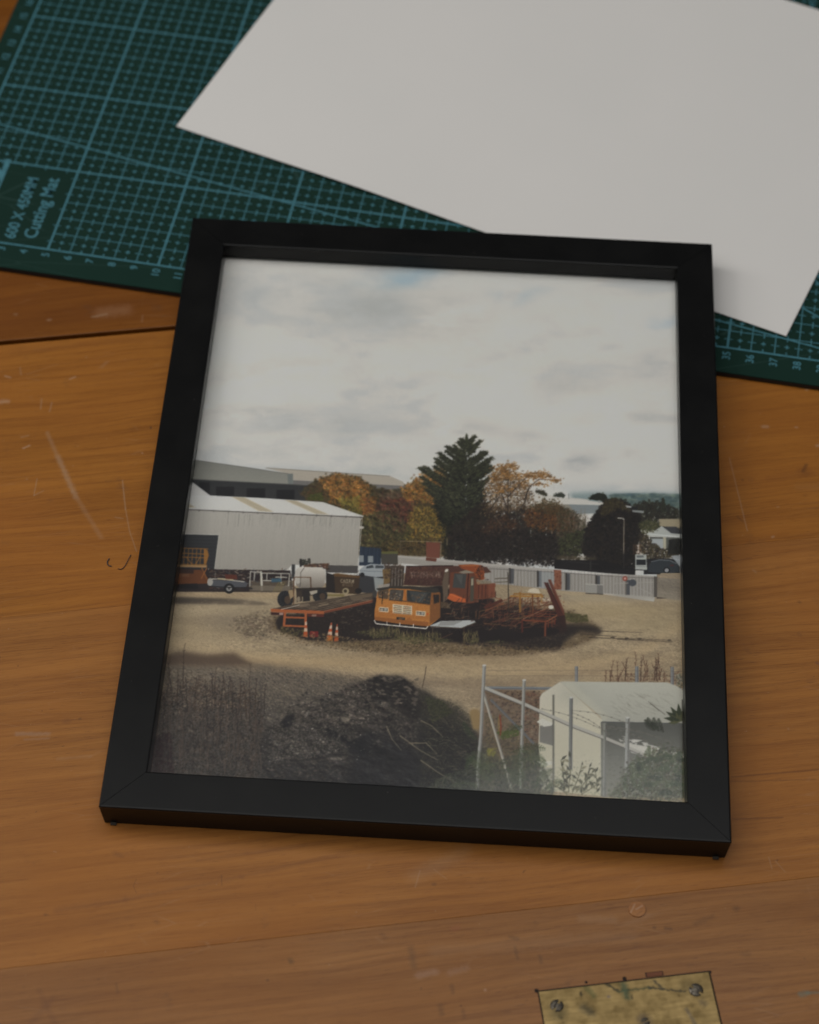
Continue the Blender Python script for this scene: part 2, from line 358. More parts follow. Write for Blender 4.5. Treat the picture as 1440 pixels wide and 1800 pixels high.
lettering([('A2', 1.78, 1.35, 1.35, 1.7, 'LEFT'), ('600 X 450MM', 3.38, .32, .50, .93, 'LEFT'), ('Cutting Mat', 4.30, .50, .58, .95, 'LEFT')], 'printed_title')
lettering([(str(i), i + .16, -.22, .33, 1., 'RIGHT') for i in range(0, 61)] + [(str(j), -.32, j - .12, .33, 1., 'CENTER') for j in range(1, 45)], 'printed_numbers')

# ------------------------------------------------------------------ sheet of white paper, slightly lifted along its edges
g = N('white_paper'); tc = g.n('ShaderNodeTexCoord').outputs['Object']; nn = g.noise(tc, 700, 3).outputs[0]; n2 = g.noise(tc, 14, 3).outputs[0]
paper_m = g.done(g.bsdf(Base_Color=g.mix(g.mapr(n2, .3, .7), (.755, .73, .705), (.735, .715, .69)), Roughness=.75, Specular_IOR_Level=.2, Normal=g.bump(nn, .12, .0001)).outputs[0])
PA = math.atan2(1.05 - 8.69, 37.53 - 8.65)
bm = bmesh.new(); nx, ny = 60, 44; W_, H_ = 29.75, 21.0
vv = [[None] * (ny + 1) for _ in range(nx + 1)]
for i in range(nx + 1):
    for j in range(ny + 1):
        u, v = i / nx, j / ny
        lift = .10 * math.exp(-((u - .30) / .16) ** 2) * math.exp(-v * 6) + .16 * math.exp(-u * 9) * math.exp(-((v - .45) / .3) ** 2) + .02 * math.sin(u * 5 + 1) * math.sin(v * 4)
        vv[i][j] = bm.verts.new((u * W_ * CM, v * H_ * CM, ZM + .0005 + (max(lift, 0) + .02) * CM))
for i in range(nx):
    for j in range(ny): bm.faces.new([vv[i][j], vv[i + 1][j], vv[i + 1][j + 1], vv[i][j + 1]])
ext = bmesh.ops.extrude_face_region(bm, geom=bm.faces[:])
for v in ext['geom']:
    if isinstance(v, bmesh.types.BMVert): v.co.z += .00022
bmesh.ops.recalc_face_normals(bm, faces=bm.faces[:])
pap = link_bm('paper_sheet', bm, paper_m, None, False)
pap.location = (8.65 * CM, 8.69 * CM, 0); pap.rotation_euler = (0, 0, PA)
pap['label'] = 'blank white sheet of paper lying askew on the green cutting mat'; pap['category'] = 'paper'

# ------------------------------------------------------------------ black picture frame
FX, FY, FTH, FW, FH = 14.88618, -27.43965, 7.1895, 22.694, 29.495
TILT = .013
frame = empty('picture_frame', (FX * CM, FY * CM, 0), (TILT, 0, R(FTH)), 'slim black picture frame with mitred corners holding a landscape photograph', 'picture frame')
g = N('black_lacquered_wood'); tc = g.n('ShaderNodeTexCoord').outputs['Object']
nn = g.noise(tc, 60, 4, .6).outputs[0]; n2 = g.noise(g.mapping(tc, (1, 1, 1)), 1600, 2).outputs[0]; n3 = g.noise(g.mapping(tc, (1, 1, 1), (2, 2, 2)), 520, 3, .5).outputs[0]
c = g.mix(g.mapr(nn, .35, .7), (.0045, .0045, .0046), (.0065, .0064, .0062)); c = g.mix(g.mapr(n3, .735, .775, 0, .5), c, (.12, .11, .10))
lac = g.done(g.bsdf(Base_Color=c, Roughness=g.mapr(nn, .3, .7, .30, .34), Specular_IOR_Level=.20, Normal=g.bump(n2, .06, .0001)).outputs[0])
T = 1.33; MW = 1.56
# profile across the rail (distance from the outer edge, height), going round
prof = [(.09, .02), (.015, T - .12), (.0, T - .05), (.02, T - .012), (.07, T), (MW - .06, T), (MW - .015, T - .015), (MW, T - .06), (MW, .56), (MW - .45, .56), (MW - .45, .02)]


def rail(length, name):
    bm = bmesh.new(); e = .010
    L = [bm.verts.new(((d + e) * CM, d * CM, z * CM)) for d, z in prof]
    Rr = [bm.verts.new(((length - d - e) * CM, d * CM, z * CM)) for d, z in prof]
    n = len(prof)
    for i in range(n):
        j = (i + 1) % n
        bm.faces.new([L[i], L[j], Rr[j], Rr[i]])
    bm.faces.new(L[::-1]); bm.faces.new(Rr)
    bmesh.ops.recalc_face_normals(bm, faces=bm.faces[:])
    return bm


for (ln_, x, y, a) in [(FW, 0, 0, 0), (FH, FW, 0, 90), (FW, FW, FH, 180), (FH, 0, FH, 270)]:
    o = link_bm('rail', rail(ln_, 'rail'), lac, frame)
    o.location = (x * CM, y * CM, 0); o.rotation_euler = (0, 0, R(a))
# backing board
g = N('grey_backing_board'); bk = g.done(g.bsdf(Base_Color=(.05, .04, .032), Roughness=.9).outputs[0])
link_bm('backing_board', bm_box(1.14 * CM, 1.14 * CM, .24 * CM, (FW - 1.14) * CM, (FH - 1.14) * CM, .44 * CM), bk, frame)
# small dark fixing tabs showing below the two front corners
for x in (.42, FW - .42): link_bm('corner_tab', bm_box((x - .11) * CM, -.02 * CM, .02 * CM, (x + .11) * CM, .30 * CM, .09 * CM, .0002), bk, frame)

# glass
g = N('clear_glass'); bf = g.n('ShaderNodeNewGeometry').outputs['Backfacing']; fr = g.n('ShaderNodeFresnel', {'IOR': g.mapr(bf, 0, 1, 1.5, 1 / 1.5)}).outputs[0]
tr = g.n('ShaderNodeBsdfTransparent', {0: (.98, .98, .98, 1)}); gl = g.n('ShaderNodeBsdfAnisotropic' if False else 'ShaderNodeBsdfGlossy', {'Color': (1, 1, 1, 1), 'Roughness': .07})
mx = g.n('ShaderNodeMixShader', {0: fr, 1: tr.outputs[0], 2: gl.outputs[0]}); glass = g.done(mx.outputs[0])
link_bm('glass_pane', bm_box(1.13 * CM, 1.13 * CM, .455 * CM, (FW - 1.13) * CM, (FH - 1.13) * CM, .555 * CM), glass, frame)


# ---------------------------------------------------------------- the printed picture
# The print is a flat landscape photograph.  It is drawn here in numpy (polygons, strokes, dabs) and
# stored as the colour attribute of the print's own mesh.
PX0, PY0, PW, PH = 236, 430, 990, 990           # sketch window, in sketch units


class Canvas:
    def __init__(s):
        s.rng = np.random.default_rng(7)
        s.c = np.zeros((PH, PW, 3), np.float32)
        s.yy, s.xx = np.mgrid[0:PH, 0:PW].astype(np.float32)
        s.yy += PY0; s.xx += PX0
        s.kern = {}; s.fine = True

    def noise(s, sx, sy, octv=4, seed=0, gain=.5):
        r = np.random.default_rng(seed)
        out = np.zeros((PH, PW), np.float32); a = 1.; tot = 0
        for o in range(octv):
            gx = int(PW / sx) + 3; gy = int(PH / sy) + 3
            g = r.random((gy, gx)).astype(np.float32)
            fx = np.arange(PW) / sx; fy = np.arange(PH) / sy
            ix = fx.astype(int); iy = fy.astype(int)
            tx = fx - ix; ty = fy - iy
            tx = (tx * tx * (3 - 2 * tx)).astype(np.float32); ty = (ty * ty * (3 - 2 * ty)).astype(np.float32)
            a0 = g[iy][:, ix] * (1 - tx) + g[iy][:, ix + 1] * tx
            a1 = g[iy + 1][:, ix] * (1 - tx) + g[iy + 1][:, ix + 1] * tx
            out += a * (a0 * (1 - ty)[:, None] + a1 * ty[:, None]); tot += a
            a *= gain; sx = max(sx / 2, 1.01); sy = max(sy / 2, 1.01)
        return out / tot

    def mask(s, P, pad=0):
        P = np.asarray(P, np.float32)
        x0 = max(int(P[:, 0].min()) - 1 - PX0 - pad, 0); x1 = min(int(P[:, 0].max()) + 2 - PX0 + pad, PW)
        y0 = max(int(P[:, 1].min()) - 1 - PY0 - pad, 0); y1 = min(int(P[:, 1].max()) + 2 - PY0 + pad, PH)
        if x1 <= x0 or y1 <= y0: return None
        ss = 3 if (x1 - x0) * (y1 - y0) < 60000 else 2
        xs = PX0 + x0 + (np.arange((x1 - x0) * ss) + .5) / ss
        ys = PY0 + y0 + (np.arange((y1 - y0) * ss) + .5) / ss
        ins = np.zeros((len(ys), len(xs)), bool)
        n = len(P)
        for i in range(n):
            ax, ay = P[i]; bx, by = P[(i + 1) % n]
            if ay == by: continue
            row = (ys > min(ay, by)) & (ys <= max(ay, by))
            xi = ax + (ys - ay) * (bx - ax) / (by - ay)
            ins ^= row[:, None] & (xs[None, :] < xi[:, None])
        m = ins.reshape(y1 - y0, ss, x1 - x0, ss).mean((1, 3)).astype(np.float32)
        return m, slice(y0, y1), slice(x0, x1)

    def poly(s, P, col, a=1., tex=0., grad=None, blur=0):
        r = s.mask(P, blur * 5)
        if r is None: return
        m, ys, xs = r
        col = np.asarray(col, np.float32)
        cc = np.broadcast_to(col, m.shape + (3,)).copy()
        if grad is not None:
            y = s.yy[ys, xs]; t = np.clip((y - y.min()) / max(float(y.max() - y.min()), 1), 0, 1)[..., None]
            cc = cc * (1 - t) + np.asarray(grad, np.float32) * t
        if tex: cc += (s.rng.random(m.shape)[..., None] - .5) * 2 * tex
        for _ in range(3 if blur else 0):
            k = 2 * blur + 1
            for ax in (0, 1):
                w = [(0, 0), (0, 0)]; w[ax] = (blur + 1, blur)
                q = np.cumsum(np.pad(m, w, mode='edge'), axis=ax)
                m = (q[k:] - q[:-k]) / k if ax == 0 else (q[:, k:] - q[:, :-k]) / k
        if blur > 3: m = np.clip(m * (1 + (s.noise(14, 7, 3, blur)[ys, xs] - .5) * 1.4), 0, 1)
        m = (m * a)[..., None]
        s.c[ys, xs] = s.c[ys, xs] * (1 - m) + cc * m

    def line(s, pts, w, col, a=1., w2=None):
        w2 = w if w2 is None else w2
        n = len(pts) - 1
        for i in range(n):
            (ax, ay), (bx, by) = pts[i], pts[i + 1]
            d = math.hypot(bx - ax, by - ay)
            if d < 1e-3: continue
            nx, ny = -(by - ay) / d / 2, (bx - ax) / d / 2
            wa = w + (w2 - w) * i / n; wb = w + (w2 - w) * (i + 1) / n
            al = a
            if max(wa, wb) < 1: al = a * max(wa, wb); wa = wb = 1.
            s.poly([(ax + nx * wa, ay + ny * wa), (bx + nx * wb, by + ny * wb), (bx - nx * wb, by - ny * wb), (ax - nx * wa, ay - ny * wa)], col, al)

    def ell(s, cx, cy, rx, ry, col, a=1., rot=0., grad=None, n=22, blur=0):
        t = np.linspace(0, 2 * math.pi, n, endpoint=False); c, q = math.cos(rot), math.sin(rot)
        s.poly(np.stack([cx + rx * np.cos(t) * c - ry * np.sin(t) * q, cy + rx * np.cos(t) * q + ry * np.sin(t) * c], 1), col, a, grad=grad, blur=blur)

    def blob(s, cx, cy, rx, ry, col, a, nz=None):
        """soft cloud-like patch"""
        g = np.exp(-(((s.xx - cx) / rx) ** 2 + ((s.yy - cy) / ry) ** 2)) * a
        if nz is not None: g = g * np.clip((nz - .3) * 3, 0, 1.5)
        g = np.clip(g, 0, 1)[..., None]
        s.c = s.c * (1 - g) + np.asarray(col, np.float32) * g

    def dabs(s, P, n, r, cols, a=.8, jit=12, lit=0., asp=1., size_edge=0.):
        """scatter n leaf-sized dabs inside polygon P"""
        P = np.asarray(P, float)
        mm = s.mask(P)
        if mm is None: return
        m, ys, xs = mm
        if r[1] > 2.3 and s.fine: n = int(n * 2.6); r = (r[0] * .55, r[1] * .62); jit = jit * 1.0; a = a * .8
        idx = np.argwhere(m > .5)
        if not len(idx): return
        k = s.rng.integers(0, len(idx), n)
        pts = idx[k] + s.rng.normal(0, size_edge, (n, 2)) + [ys.start, xs.start]
        cols = np.asarray(cols, np.float32)
        ci = cols[s.rng.integers(0, len(cols), n)] + s.rng.normal(0, jit, (n, 1)) + s.rng.normal(0, jit * .25, (n, 3))
        rr = r[0] + (r[1] - r[0]) * s.rng.random(n) ** 1.6
        for (y, x), c, q in zip(pts, ci, rr):
            s.dab(x, y, q * asp, q, c, a)

    def relief(s, P, st, sx, sy, seed, amt, blur=3, octv=3):
        """lumps of the pictured earth or foliage: light on one flank, dark on the other"""
        mm = s.mask(P, blur * 5)
        if mm is None: return
        m, ys, xs = mm
        for _ in range(2):
            k = 2 * blur + 1
            for ax in (0, 1):
                w = [(0, 0), (0, 0)]; w[ax] = (blur + 1, blur)
                q = np.cumsum(np.pad(m, w, mode='edge'), axis=ax)
                m = (q[k:] - q[:-k]) / k if ax == 0 else (q[:, k:] - q[:, :-k]) / k
        n = s.noise(sx, sy, octv, seed, .6)
        e = np.roll(n, st, 1) - np.roll(n, -st, 1) + np.roll(n, -st, 0) * .8 - np.roll(n, st, 0) * .8
        e = e / (e.std() + 1e-6)
        s.c[ys, xs] *= (1 + np.clip(e[ys, xs] * amt, -.65, 1.1) * m)[..., None]

    def dab(s, x, y, rx, ry, c, a):
        ix, iy = int(x), int(y)
        hx, hy = int(rx + 1.5), int(ry + 1.5)
        if ix - hx < 0 or iy - hy < 0 or ix + hx + 1 > PW or iy + hy + 1 > PH: return
        key = (round(rx * 2), round(ry * 2))
        K = s.kern.get(key)
        if K is None:
            gy, gx = np.mgrid[-hy:hy + 1, -hx:hx + 1]
            K = np.clip(1.3 - np.sqrt((gx / max(key[0] / 2, .5)) ** 2 + (gy / max(key[1] / 2, .5)) ** 2), 0, 1)[..., None].astype(np.float32)
            s.kern[key] = K
        hy, hx = K.shape[0] // 2, K.shape[1] // 2
        if ix - hx < 0 or iy - hy < 0 or ix + hx + 1 > PW or iy + hy + 1 > PH: return
        v = s.c[iy - hy:iy + hy + 1, ix - hx:ix + hx + 1]
        v += (np.clip(c, 4, 245) - v) * (K * a)

    def grain(s, P, amt, sx=1.5, sy=1.2, seed=1, octv=2):
        mm = s.mask(P)
        m, ys, xs = mm
        nz = s.noise(sx, sy, octv, seed)[ys, xs]
        s.c[ys, xs] *= (1 + (nz - .5) * amt * m)[..., None]


GLYPH = {'A': '010101111101101', 'B': '110101110101110', 'C': '011100100100011', 'I': '111010010010111', 'N': '101111111101101', 'R': '110101110101101',
         'H': '101101111101101', 'O': '010101101101010', 'T': '111010010010010', 'M': '101111111101101', 'E': '111100110100111', 'L': '100100100100111',
         'D': '110101101101110', 'S': '011100010001110', 'G': '011100101101011', 'K': '101101110101101', 'Y': '101101010010010', 'U': '101101101101111',
         '0': '111101101101111', '1': '010110010010111', '2': '110001010100111', '7': '111001010010010', '8': '111101111101111', '5': '111100110001110', '3': '110001010001110'}


def make_print_picture():
    S = Canvas(); rng = S.rng
    A = lambda *p: [(300 + x / 3.6, 740 + y / 3.6) for x, y in p]
    B = lambda *p: [(620 + x / 3.6, 740 + y / 3.6) for x, y in p]
    C = lambda *p: [(860 + x / 4., 800 + y / 4.) for x, y in p]
    D = lambda *p: [(460 + x / 3.6, 940 + y / 3.6) for x, y in p]
    E = lambda *p: [(260 + x / 2.88, 1100 + y / 2.88) for x, y in p]
    F = lambda *p: [(740 + x / 3., 1120 + y / 3.) for x, y in p]

    def box(T, x0, y0, x1, y1, col, a=1., **k): S.poly(T((x0, y0), (x1, y0), (x1, y1), (x0, y1)), col, a, **k)

    def ln(T, pts, w, col, a=1., w2=None): S.line(T(*pts), w, col, a, w2)

    def text(T, x, y, w, h, word, col, a=.8, slant=0.):
        n = len(word); cw = w / n
        for i, ch in enumerate(word):
            g = GLYPH.get(ch)
            if not g: continue
            for r in range(5):
                for c in range(3):
                    if g[r * 3 + c] == '1':
                        X = x + i * cw + c * cw * .27; Y = y + r * h / 5 + slant * (X - x)
                        box(T, X, Y, X + cw * .27, Y + h / 5, col, a)

    # ---- sky
    t = np.clip((S.yy - 440) / 430, 0, 1)[..., None]
    stops = [(0, (176, 178, 177)), (.2, (182, 181, 177)), (.5, (190, 187, 181)), (.75, (187, 184, 179)), (.92, (176, 177, 175)), (1, (168, 172, 172))]
    for ch in range(3):
        S.c[..., ch] = np.interp(t[..., 0], [q[0] for q in stops], [q[1][ch] for q in stops])
    n1 = S.noise(230, 85, 4, 3, .5); n2 = S.noise(120, 42, 4, 11, .5); n3 = S.noise(300, 140, 4, 5, .5)
    def warped(sx, sy, seed, k):
        # billowing cloud: folded noise looked up through a warped grid
        wx = (S.noise(150, 70, 3, seed + 50) - .5) * 2 * k; wy = (S.noise(150, 60, 3, seed + 60) - .5) * k
        b = S.noise(sx, sy, 5, seed, .55); gx = np.clip(S.xx - PX0 + wx, 0, PW - 1).astype(int); gy = np.clip(S.yy - PY0 + wy, 0, PH - 1).astype(int)
        return b[gy, gx]
    b1 = warped(150, 62, 71, 50); b2 = warped(60, 22, 72, 26); b3 = warped(30, 11, 74, 12)
    f = .79 + (b1 - .5) * 3.0 + (b2 - .5) * .9 + (b3 - .5) * .35
    low = np.clip((S.yy - 640) / 200, 0, 1)
    f = np.clip(f, 0, 1); f = f * f * (3 - 2 * f); f = f[..., None]
    S.c = S.c * .30 + .70 * ((1 - f) * np.array((173, 177, 178), np.float32) + f * np.array((202, 199, 193), np.float32))
    S.c += 2
    G1 = (158, 163, 164)
    for cx, cy, rx, ry, col, a in [
        (480, 500, 110, 26, (160, 165, 166), .55), (640, 545, 130, 34, (158, 162, 161), .6), (770, 560, 110, 40, (160, 163, 162), .55),
        (700, 492, 60, 14, (150, 170, 180), .75), (735, 480, 50, 12, (148, 170, 182), .7), (905, 520, 30, 18, (150, 170, 182), .7), (930, 512, 70, 10, (160, 172, 178), .5),
        (1170, 568, 40, 16, (146, 168, 184), .8), (1160, 640, 60, 30, (160, 165, 168), .6), (1130, 500, 70, 25, (166, 171, 172), .5),
        (520, 650, 110, 16, (160, 164, 163), .6), (450, 722, 130, 14, (154, 159, 160), .6), (530, 745, 120, 18, (150, 156, 158), .65),
        (400, 672, 60, 12, (160, 165, 166), .5), (740, 660, 70, 8, (166, 168, 166), .5), (810, 752, 80, 16, (156, 160, 161), .6),
        (1010, 680, 90, 12, (166, 168, 166), .5), (1000, 650, 160, 20, (172, 172, 169), .5), (1130, 735, 90, 10, (150, 156, 158), .65), (1020, 812, 36, 14, (148, 153, 156), .7),
        (1080, 800, 45, 9, (152, 157, 158), .6), (930, 770, 35, 12, (158, 162, 163), .5), (1165, 700, 50, 12, (158, 163, 166), .5),
        (560, 800, 130, 9, (158, 164, 165), .55), (700, 830, 170, 14, (160, 167, 168), .6), (480, 790, 90, 6, (160, 165, 165), .5), (1100, 860, 120, 10, (150, 160, 165), .5),
        (400, 520, 50, 60, (166, 171, 173), .45)]:
        S.blob(cx, cy, rx * 1.1, ry * 1.2, col, a * .8, b2)
    for cx, cy, rx, ry, a in [(980, 600, 150, 60, .6), (1090, 540, 90, 30, .6), (600, 690, 160, 30, .5), (1000, 570, 100, 40, .7), (560, 600, 140, 28, .5), (470, 690, 100, 14, .6), (840, 640, 130, 35, .5), (650, 710, 140, 26, .6), (1120, 690, 60, 14, .5), (880, 730, 120, 22, .55), (480, 765, 110, 7, .6), (740, 515, 60, 9, .4), (1130, 770, 70, 12, .5), (430, 575, 60, 22, .4)]:
        S.blob(cx, cy, rx, ry, (200, 196, 189), a * .8, b2)

    # ---- distant hills, far right
    S.poly(C((560, 268), (700, 262), (850, 265), (1000, 262), (1330, 270), (1345, 420), (640, 400)), (122, 142, 146), .8, grad=(84, 104, 104), blur=3)
    S.dabs(C((850, 285), (1000, 272), (1330, 280), (1340, 380), (850, 350)), 260, (1.5, 6), [(96, 116, 108), (74, 98, 104), (120, 134, 120), (66, 84, 86)], .5, 6, asp=2.2)
    # ---- back warehouses
    S.poly(A((600, 298), (700, 303), (1390, 350), (1470, 385), (1500, 415), (1440, 412), (775, 376), (745, 335)), (160, 153, 141))
    ln(A, [(605, 299), (1390, 351)], 1.2, (118, 112, 104), .8)
    S.poly(A((775, 376), (1500, 413), (1500, 470), (850, 450), (775, 410)), (112, 110, 108))
    S.poly(A((60, 240), (150, 248), (500, 298), (745, 335), (775, 334), (776, 402), (40, 366)), (120, 121, 115), grad=(134, 134, 126))
    ln(A, [(150, 248), (500, 298), (750, 336)], 1.2, (92, 92, 88), .7)
    S.poly(A((742, 336), (776, 334), (776, 402), (745, 400)), (112, 118, 116))
    S.poly(A((40, 366), (776, 402), (870, 410), (900, 520), (60, 500)), (56, 58, 60), grad=(64, 63, 64))
    for x0, y0, x1, y1 in [(180, 390, 250, 465), (290, 418, 405, 480), (484, 428, 600, 492), (672, 438, 786, 498)]: box(A, x0, y0, x1, y1, (38, 38, 41), .9)
    ln(A, [(100, 368), (860, 409)], 1.6, (92, 92, 90), .6)
    # ---- right far buildings
    S.poly(B((1000, 455), (1140, 440), (1240, 480), (1440, 492), (1500, 500), (1440, 560), (830, 560)), (176, 174, 168))
    S.poly(C((330, 258), (500, 300), (812, 335), (808, 355), (600, 348), (300, 345), (120, 300)), (184, 182, 176))
    S.poly(C((560, 348), (808, 356), (760, 410), (560, 420), (340, 400)), (122, 130, 132))
    S.poly(C((300, 345), (560, 348), (700, 520), (200, 500)), (132, 128, 118))
    for P, cl in [(C((330, 250), (385, 252), (412, 280), (405, 292), (330, 262)), (60, 56, 46)), (C((455, 292), (480, 272), (520, 270), (538, 285), (530, 300)), (58, 62, 56)),
                  (C((706, 312), (725, 282), (770, 268), (815, 275), (834, 300), (830, 328), (780, 325)), (38, 42, 34))]:
        S.poly(P, cl); S.dabs(P, 50, (1, 2.6), [cl, (cl[0] + 14, cl[1] + 14, cl[2] + 4)], .8, 6, size_edge=1.)
    ln(C, [(562, 272), (563, 310)], 1, (90, 92, 92), .7); ln(C, [(458, 150), (458, 250)], .7, (150, 150, 148), .4)
    box(C, 770, 318, 786, 340, (150, 150, 148), .8)

    # ---- autumn tree belt
    S.poly(A((880, 470), (950, 400), (1060, 370), (1200, 390), (1290, 450), (1440, 470)) + B((300, 470), (420, 400), (560, 340), (640, 400), (640, 860), (200, 860)) + A((1210, 850), (1200, 620), (1000, 560)), (84, 70, 46), 1., blur=2)
    OR = [(164, 106, 46), (176, 116, 54), (140, 92, 46), (108, 78, 46), (144, 108, 54), (92, 80, 46)]
    YE = [(146, 120, 50), (112, 98, 46), (96, 88, 44), (150, 112, 44)]
    RD = [(108, 58, 46), (92, 54, 46), (120, 66, 50), (82, 56, 44)]
    GR = [(74, 76, 46), (88, 86, 50), (60, 62, 42), (96, 92, 52)]
    DK = [(46, 40, 36), (56, 46, 40), (38, 35, 33), (66, 52, 42), (52, 50, 38)]
    S.dabs(A((830, 455), (900, 400), (950, 370), (1060, 345), (1200, 365), (1290, 430), (1440, 450), (1440, 860), (1200, 860), (1200, 640), (900, 540)), 2600, (2, 6), [(92, 78, 48), (80, 68, 46), (70, 62, 44)], 1., 8, size_edge=2)
    S.dabs(A((940, 380), (1060, 345), (1200, 370), (1270, 440), (1230, 520), (1000, 520)), 900, (1.2, 3.6), OR, .85, 12, size_edge=3)
    S.dabs(A((860, 470), (900, 420), (950, 400), (1000, 470), (1010, 520), (870, 505)), 260, (1.2, 3), [(98, 66, 46), (80, 62, 46), (74, 78, 44)], .85, 8, size_edge=2)
    S.dabs(A((870, 470), (960, 455), (970, 510), (870, 500)), 120, (1, 3), [(72, 80, 38), (90, 92, 44)], .8, 8)
    S.dabs(A((1050, 495), (1200, 480), (1240, 560), (1220, 600), (1100, 560)), 240, (1.2, 3.2), [(126, 118, 50), (100, 98, 46), (140, 116, 50)], .8, 10, size_edge=2)
    S.dabs(A((1200, 500), (1300, 480), (1320, 640), (1230, 640)), 260, (1.2, 3.4), [(152, 92, 46), (136, 84, 44), (110, 84, 48)], .8, 12, size_edge=2)
    S.dabs(A((1225, 600), (1400, 600), (1400, 780), (1215, 780)), 520, (1.2, 3.4), [(98, 92, 54), (78, 74, 46), (112, 98, 52), (60, 56, 40)], .8, 8, size_edge=2)
    S.dabs(A((1210, 700), (1440, 720), (1440, 850), (1330, 850), (1210, 800)), 420, (1.2, 3), [(70, 62, 40), (52, 48, 36), (90, 80, 44), (96, 66, 38)], .8, 8)
    S.dabs(B((180, 480), (260, 450), (380, 480), (400, 700), (240, 720), (160, 600)), 900, (1.2, 3.8), RD + [(84, 66, 50)], .85, 9, size_edge=3)
    S.dabs(B((170, 470), (260, 440), (330, 420), (330, 480), (200, 500)), 120, (1.5, 4), [(88, 84, 62), (92, 72, 58)], .6, 8)
    S.dabs(B((310, 440), (400, 370), (480, 330), (560, 300), (600, 330), (560, 520), (340, 500)), 900, (1.2, 3.8), OR + [(120, 90, 42), (88, 76, 42)], .85, 12, size_edge=3)
    S.dabs(B((380, 560), (470, 550), (600, 620), (600, 760), (300, 770), (340, 700)), 900, (1.2, 3.6), YE + [(92, 76, 40)], .85, 10, size_edge=3)
    S.dabs(B((60, 600), (230, 560), (380, 700), (300, 800), (60, 790)), 700, (1.2, 3.6), GR + [(80, 62, 46)], .75, 8, size_edge=3)
    S.dabs(B((190, 760), (600, 740), (600, 860), (200, 850)), 600, (1., 3), [(84, 72, 40), (60, 54, 36), (110, 84, 40), (72, 52, 36)], .8, 10)
    S.dabs(B((200, 560), (590, 560), (590, 760), (200, 760)), 260, (.8, 2), [(44, 40, 32)], .55, 5)
    # bare stems
    for _ in range(46):
        x = rng.uniform(80, 590); y = rng.uniform(560, 830)
        ln(B, [(x, y), (x + rng.uniform(-16, 16), y - rng.uniform(30, 110))], .7, (66, 54, 44), .5)
    # ---- the tall conifer
    S.dabs(B((722, 240), (760, 290), (800, 380), (826, 480), (850, 640), (860, 890), (590, 890), (590, 700), (560, 600), (520, 520), (560, 430), (620, 350), (690, 270)), 2600, (1.2, 3.4), [(38, 40, 32), (32, 33, 29), (46, 48, 36)], .95, 5, size_edge=5)

    def needles(x, y, an, L, c, w):
        ln(B, [(x, y), (x + L * .5 * math.cos(an), y - L * .5 * math.sin(an)), (x + L * math.cos(an + .12 * (1 if math.cos(an) > 0 else -1)), y - L * math.sin(an) * 1.05)], w, tuple(np.clip(c, 8, 200)), .9, .8)

    def bough(y_tip, side, reach, dark, th=1.):
        # from the trunk out and up to a pointed tip
        x0, y0 = 724 + side * reach * .05, y_tip + 26 + reach * .42
        x1, y1 = 724 + side * reach, y_tip
        n = int(14 + reach * .30)
        for i in range(n):
            t = i / (n - 1.); bx = x0 + (x1 - x0) * t; by = y0 + (y1 - y0) * t ** 1.25
            spread = (27 * (1 - t) ** 1.25 + 2.5) * th
            for _ in range(5):
                c = np.array(((64, 66, 48), (46, 48, 38), (80, 81, 58), (36, 38, 31))[rng.integers(4)], float) * dark + rng.normal(0, 3)
                an = (.62 if side > 0 else math.pi - .62) + rng.normal(0, .46)
                needles(bx + rng.normal(0, 7), by + rng.uniform(-spread, spread) * .75, an, rng.uniform(9, 30) * (1.1 - t * .5), c, rng.uniform(.8, 1.9))
    lv = []
    for k in range(26):
        yt = 110 + k * 21; r = min(28 + (yt - 100) * 1.18, 292) - max(yt - 320, 0) * .42
        rr_ = min(30 + (yt - 110) * 1.05, 156) - max(yt - 300, 0) * .16
        lv.append((yt + rng.normal(0, 4), -1, r * rng.uniform(.74, 1.06))); lv.append((yt - 4 + rng.normal(0, 9), 1, rr_ * rng.uniform(.72, 1.08)))
    for yt, sd, r in sorted(lv, key=lambda q: -q[0]): bough(yt + rng.normal(0, 9), sd, max(r, 12), (1.04 if yt < 380 else max(.62, 1.04 - (yt - 380) * .0016)) * rng.uniform(.88, 1.1), rng.uniform(.45, 1.15))
    for yt, sd, r in [(205, 1, 116), (235, 1, 156), (310, -1, 288), (242, -1, 196), (165, -1, 122), (130, 1, 84)]: bough(yt, sd, r, 1., .7)
    for k in range(16): needles(724 + rng.normal(0, 3), 150 - k * 3, math.pi / 2 + rng.normal(0, .35), 24, np.array((62., 66, 46)), 1.6)
    ln(B, [(723, 80), (724, 140)], 1.6, (62, 66, 46), .95, 3)
    for _ in range(500):                       # odd gaps of light and shade inside the crown
        f = rng.random(); y = 300 + f * 380; x = 724 + rng.normal(0, 80)
        if 520 < x < 840: needles(x, y, .6 if x > 724 else math.pi - .6, rng.uniform(12, 30), np.array(((70., 74, 50), (28, 29, 26))[rng.integers(2)]), 1.4)
    # ---- right-hand deciduous tree (open crown against sky) and dark undergrowth
    S.dabs(B((820, 520), (900, 560), (1000, 560), (1340, 560), (1440, 640), (1440, 880), (600, 860), (600, 700)), 2600, (2, 5), DK, 1., 5, size_edge=3)
    S.dabs(B((840, 400), (900, 330), (960, 300), (1040, 350), (1120, 420), (1160, 560), (830, 600)), 1100, (1, 3), [(84, 64, 44), (62, 50, 40), (104, 78, 46), (120, 98, 72)], .75, 10, size_edge=4)
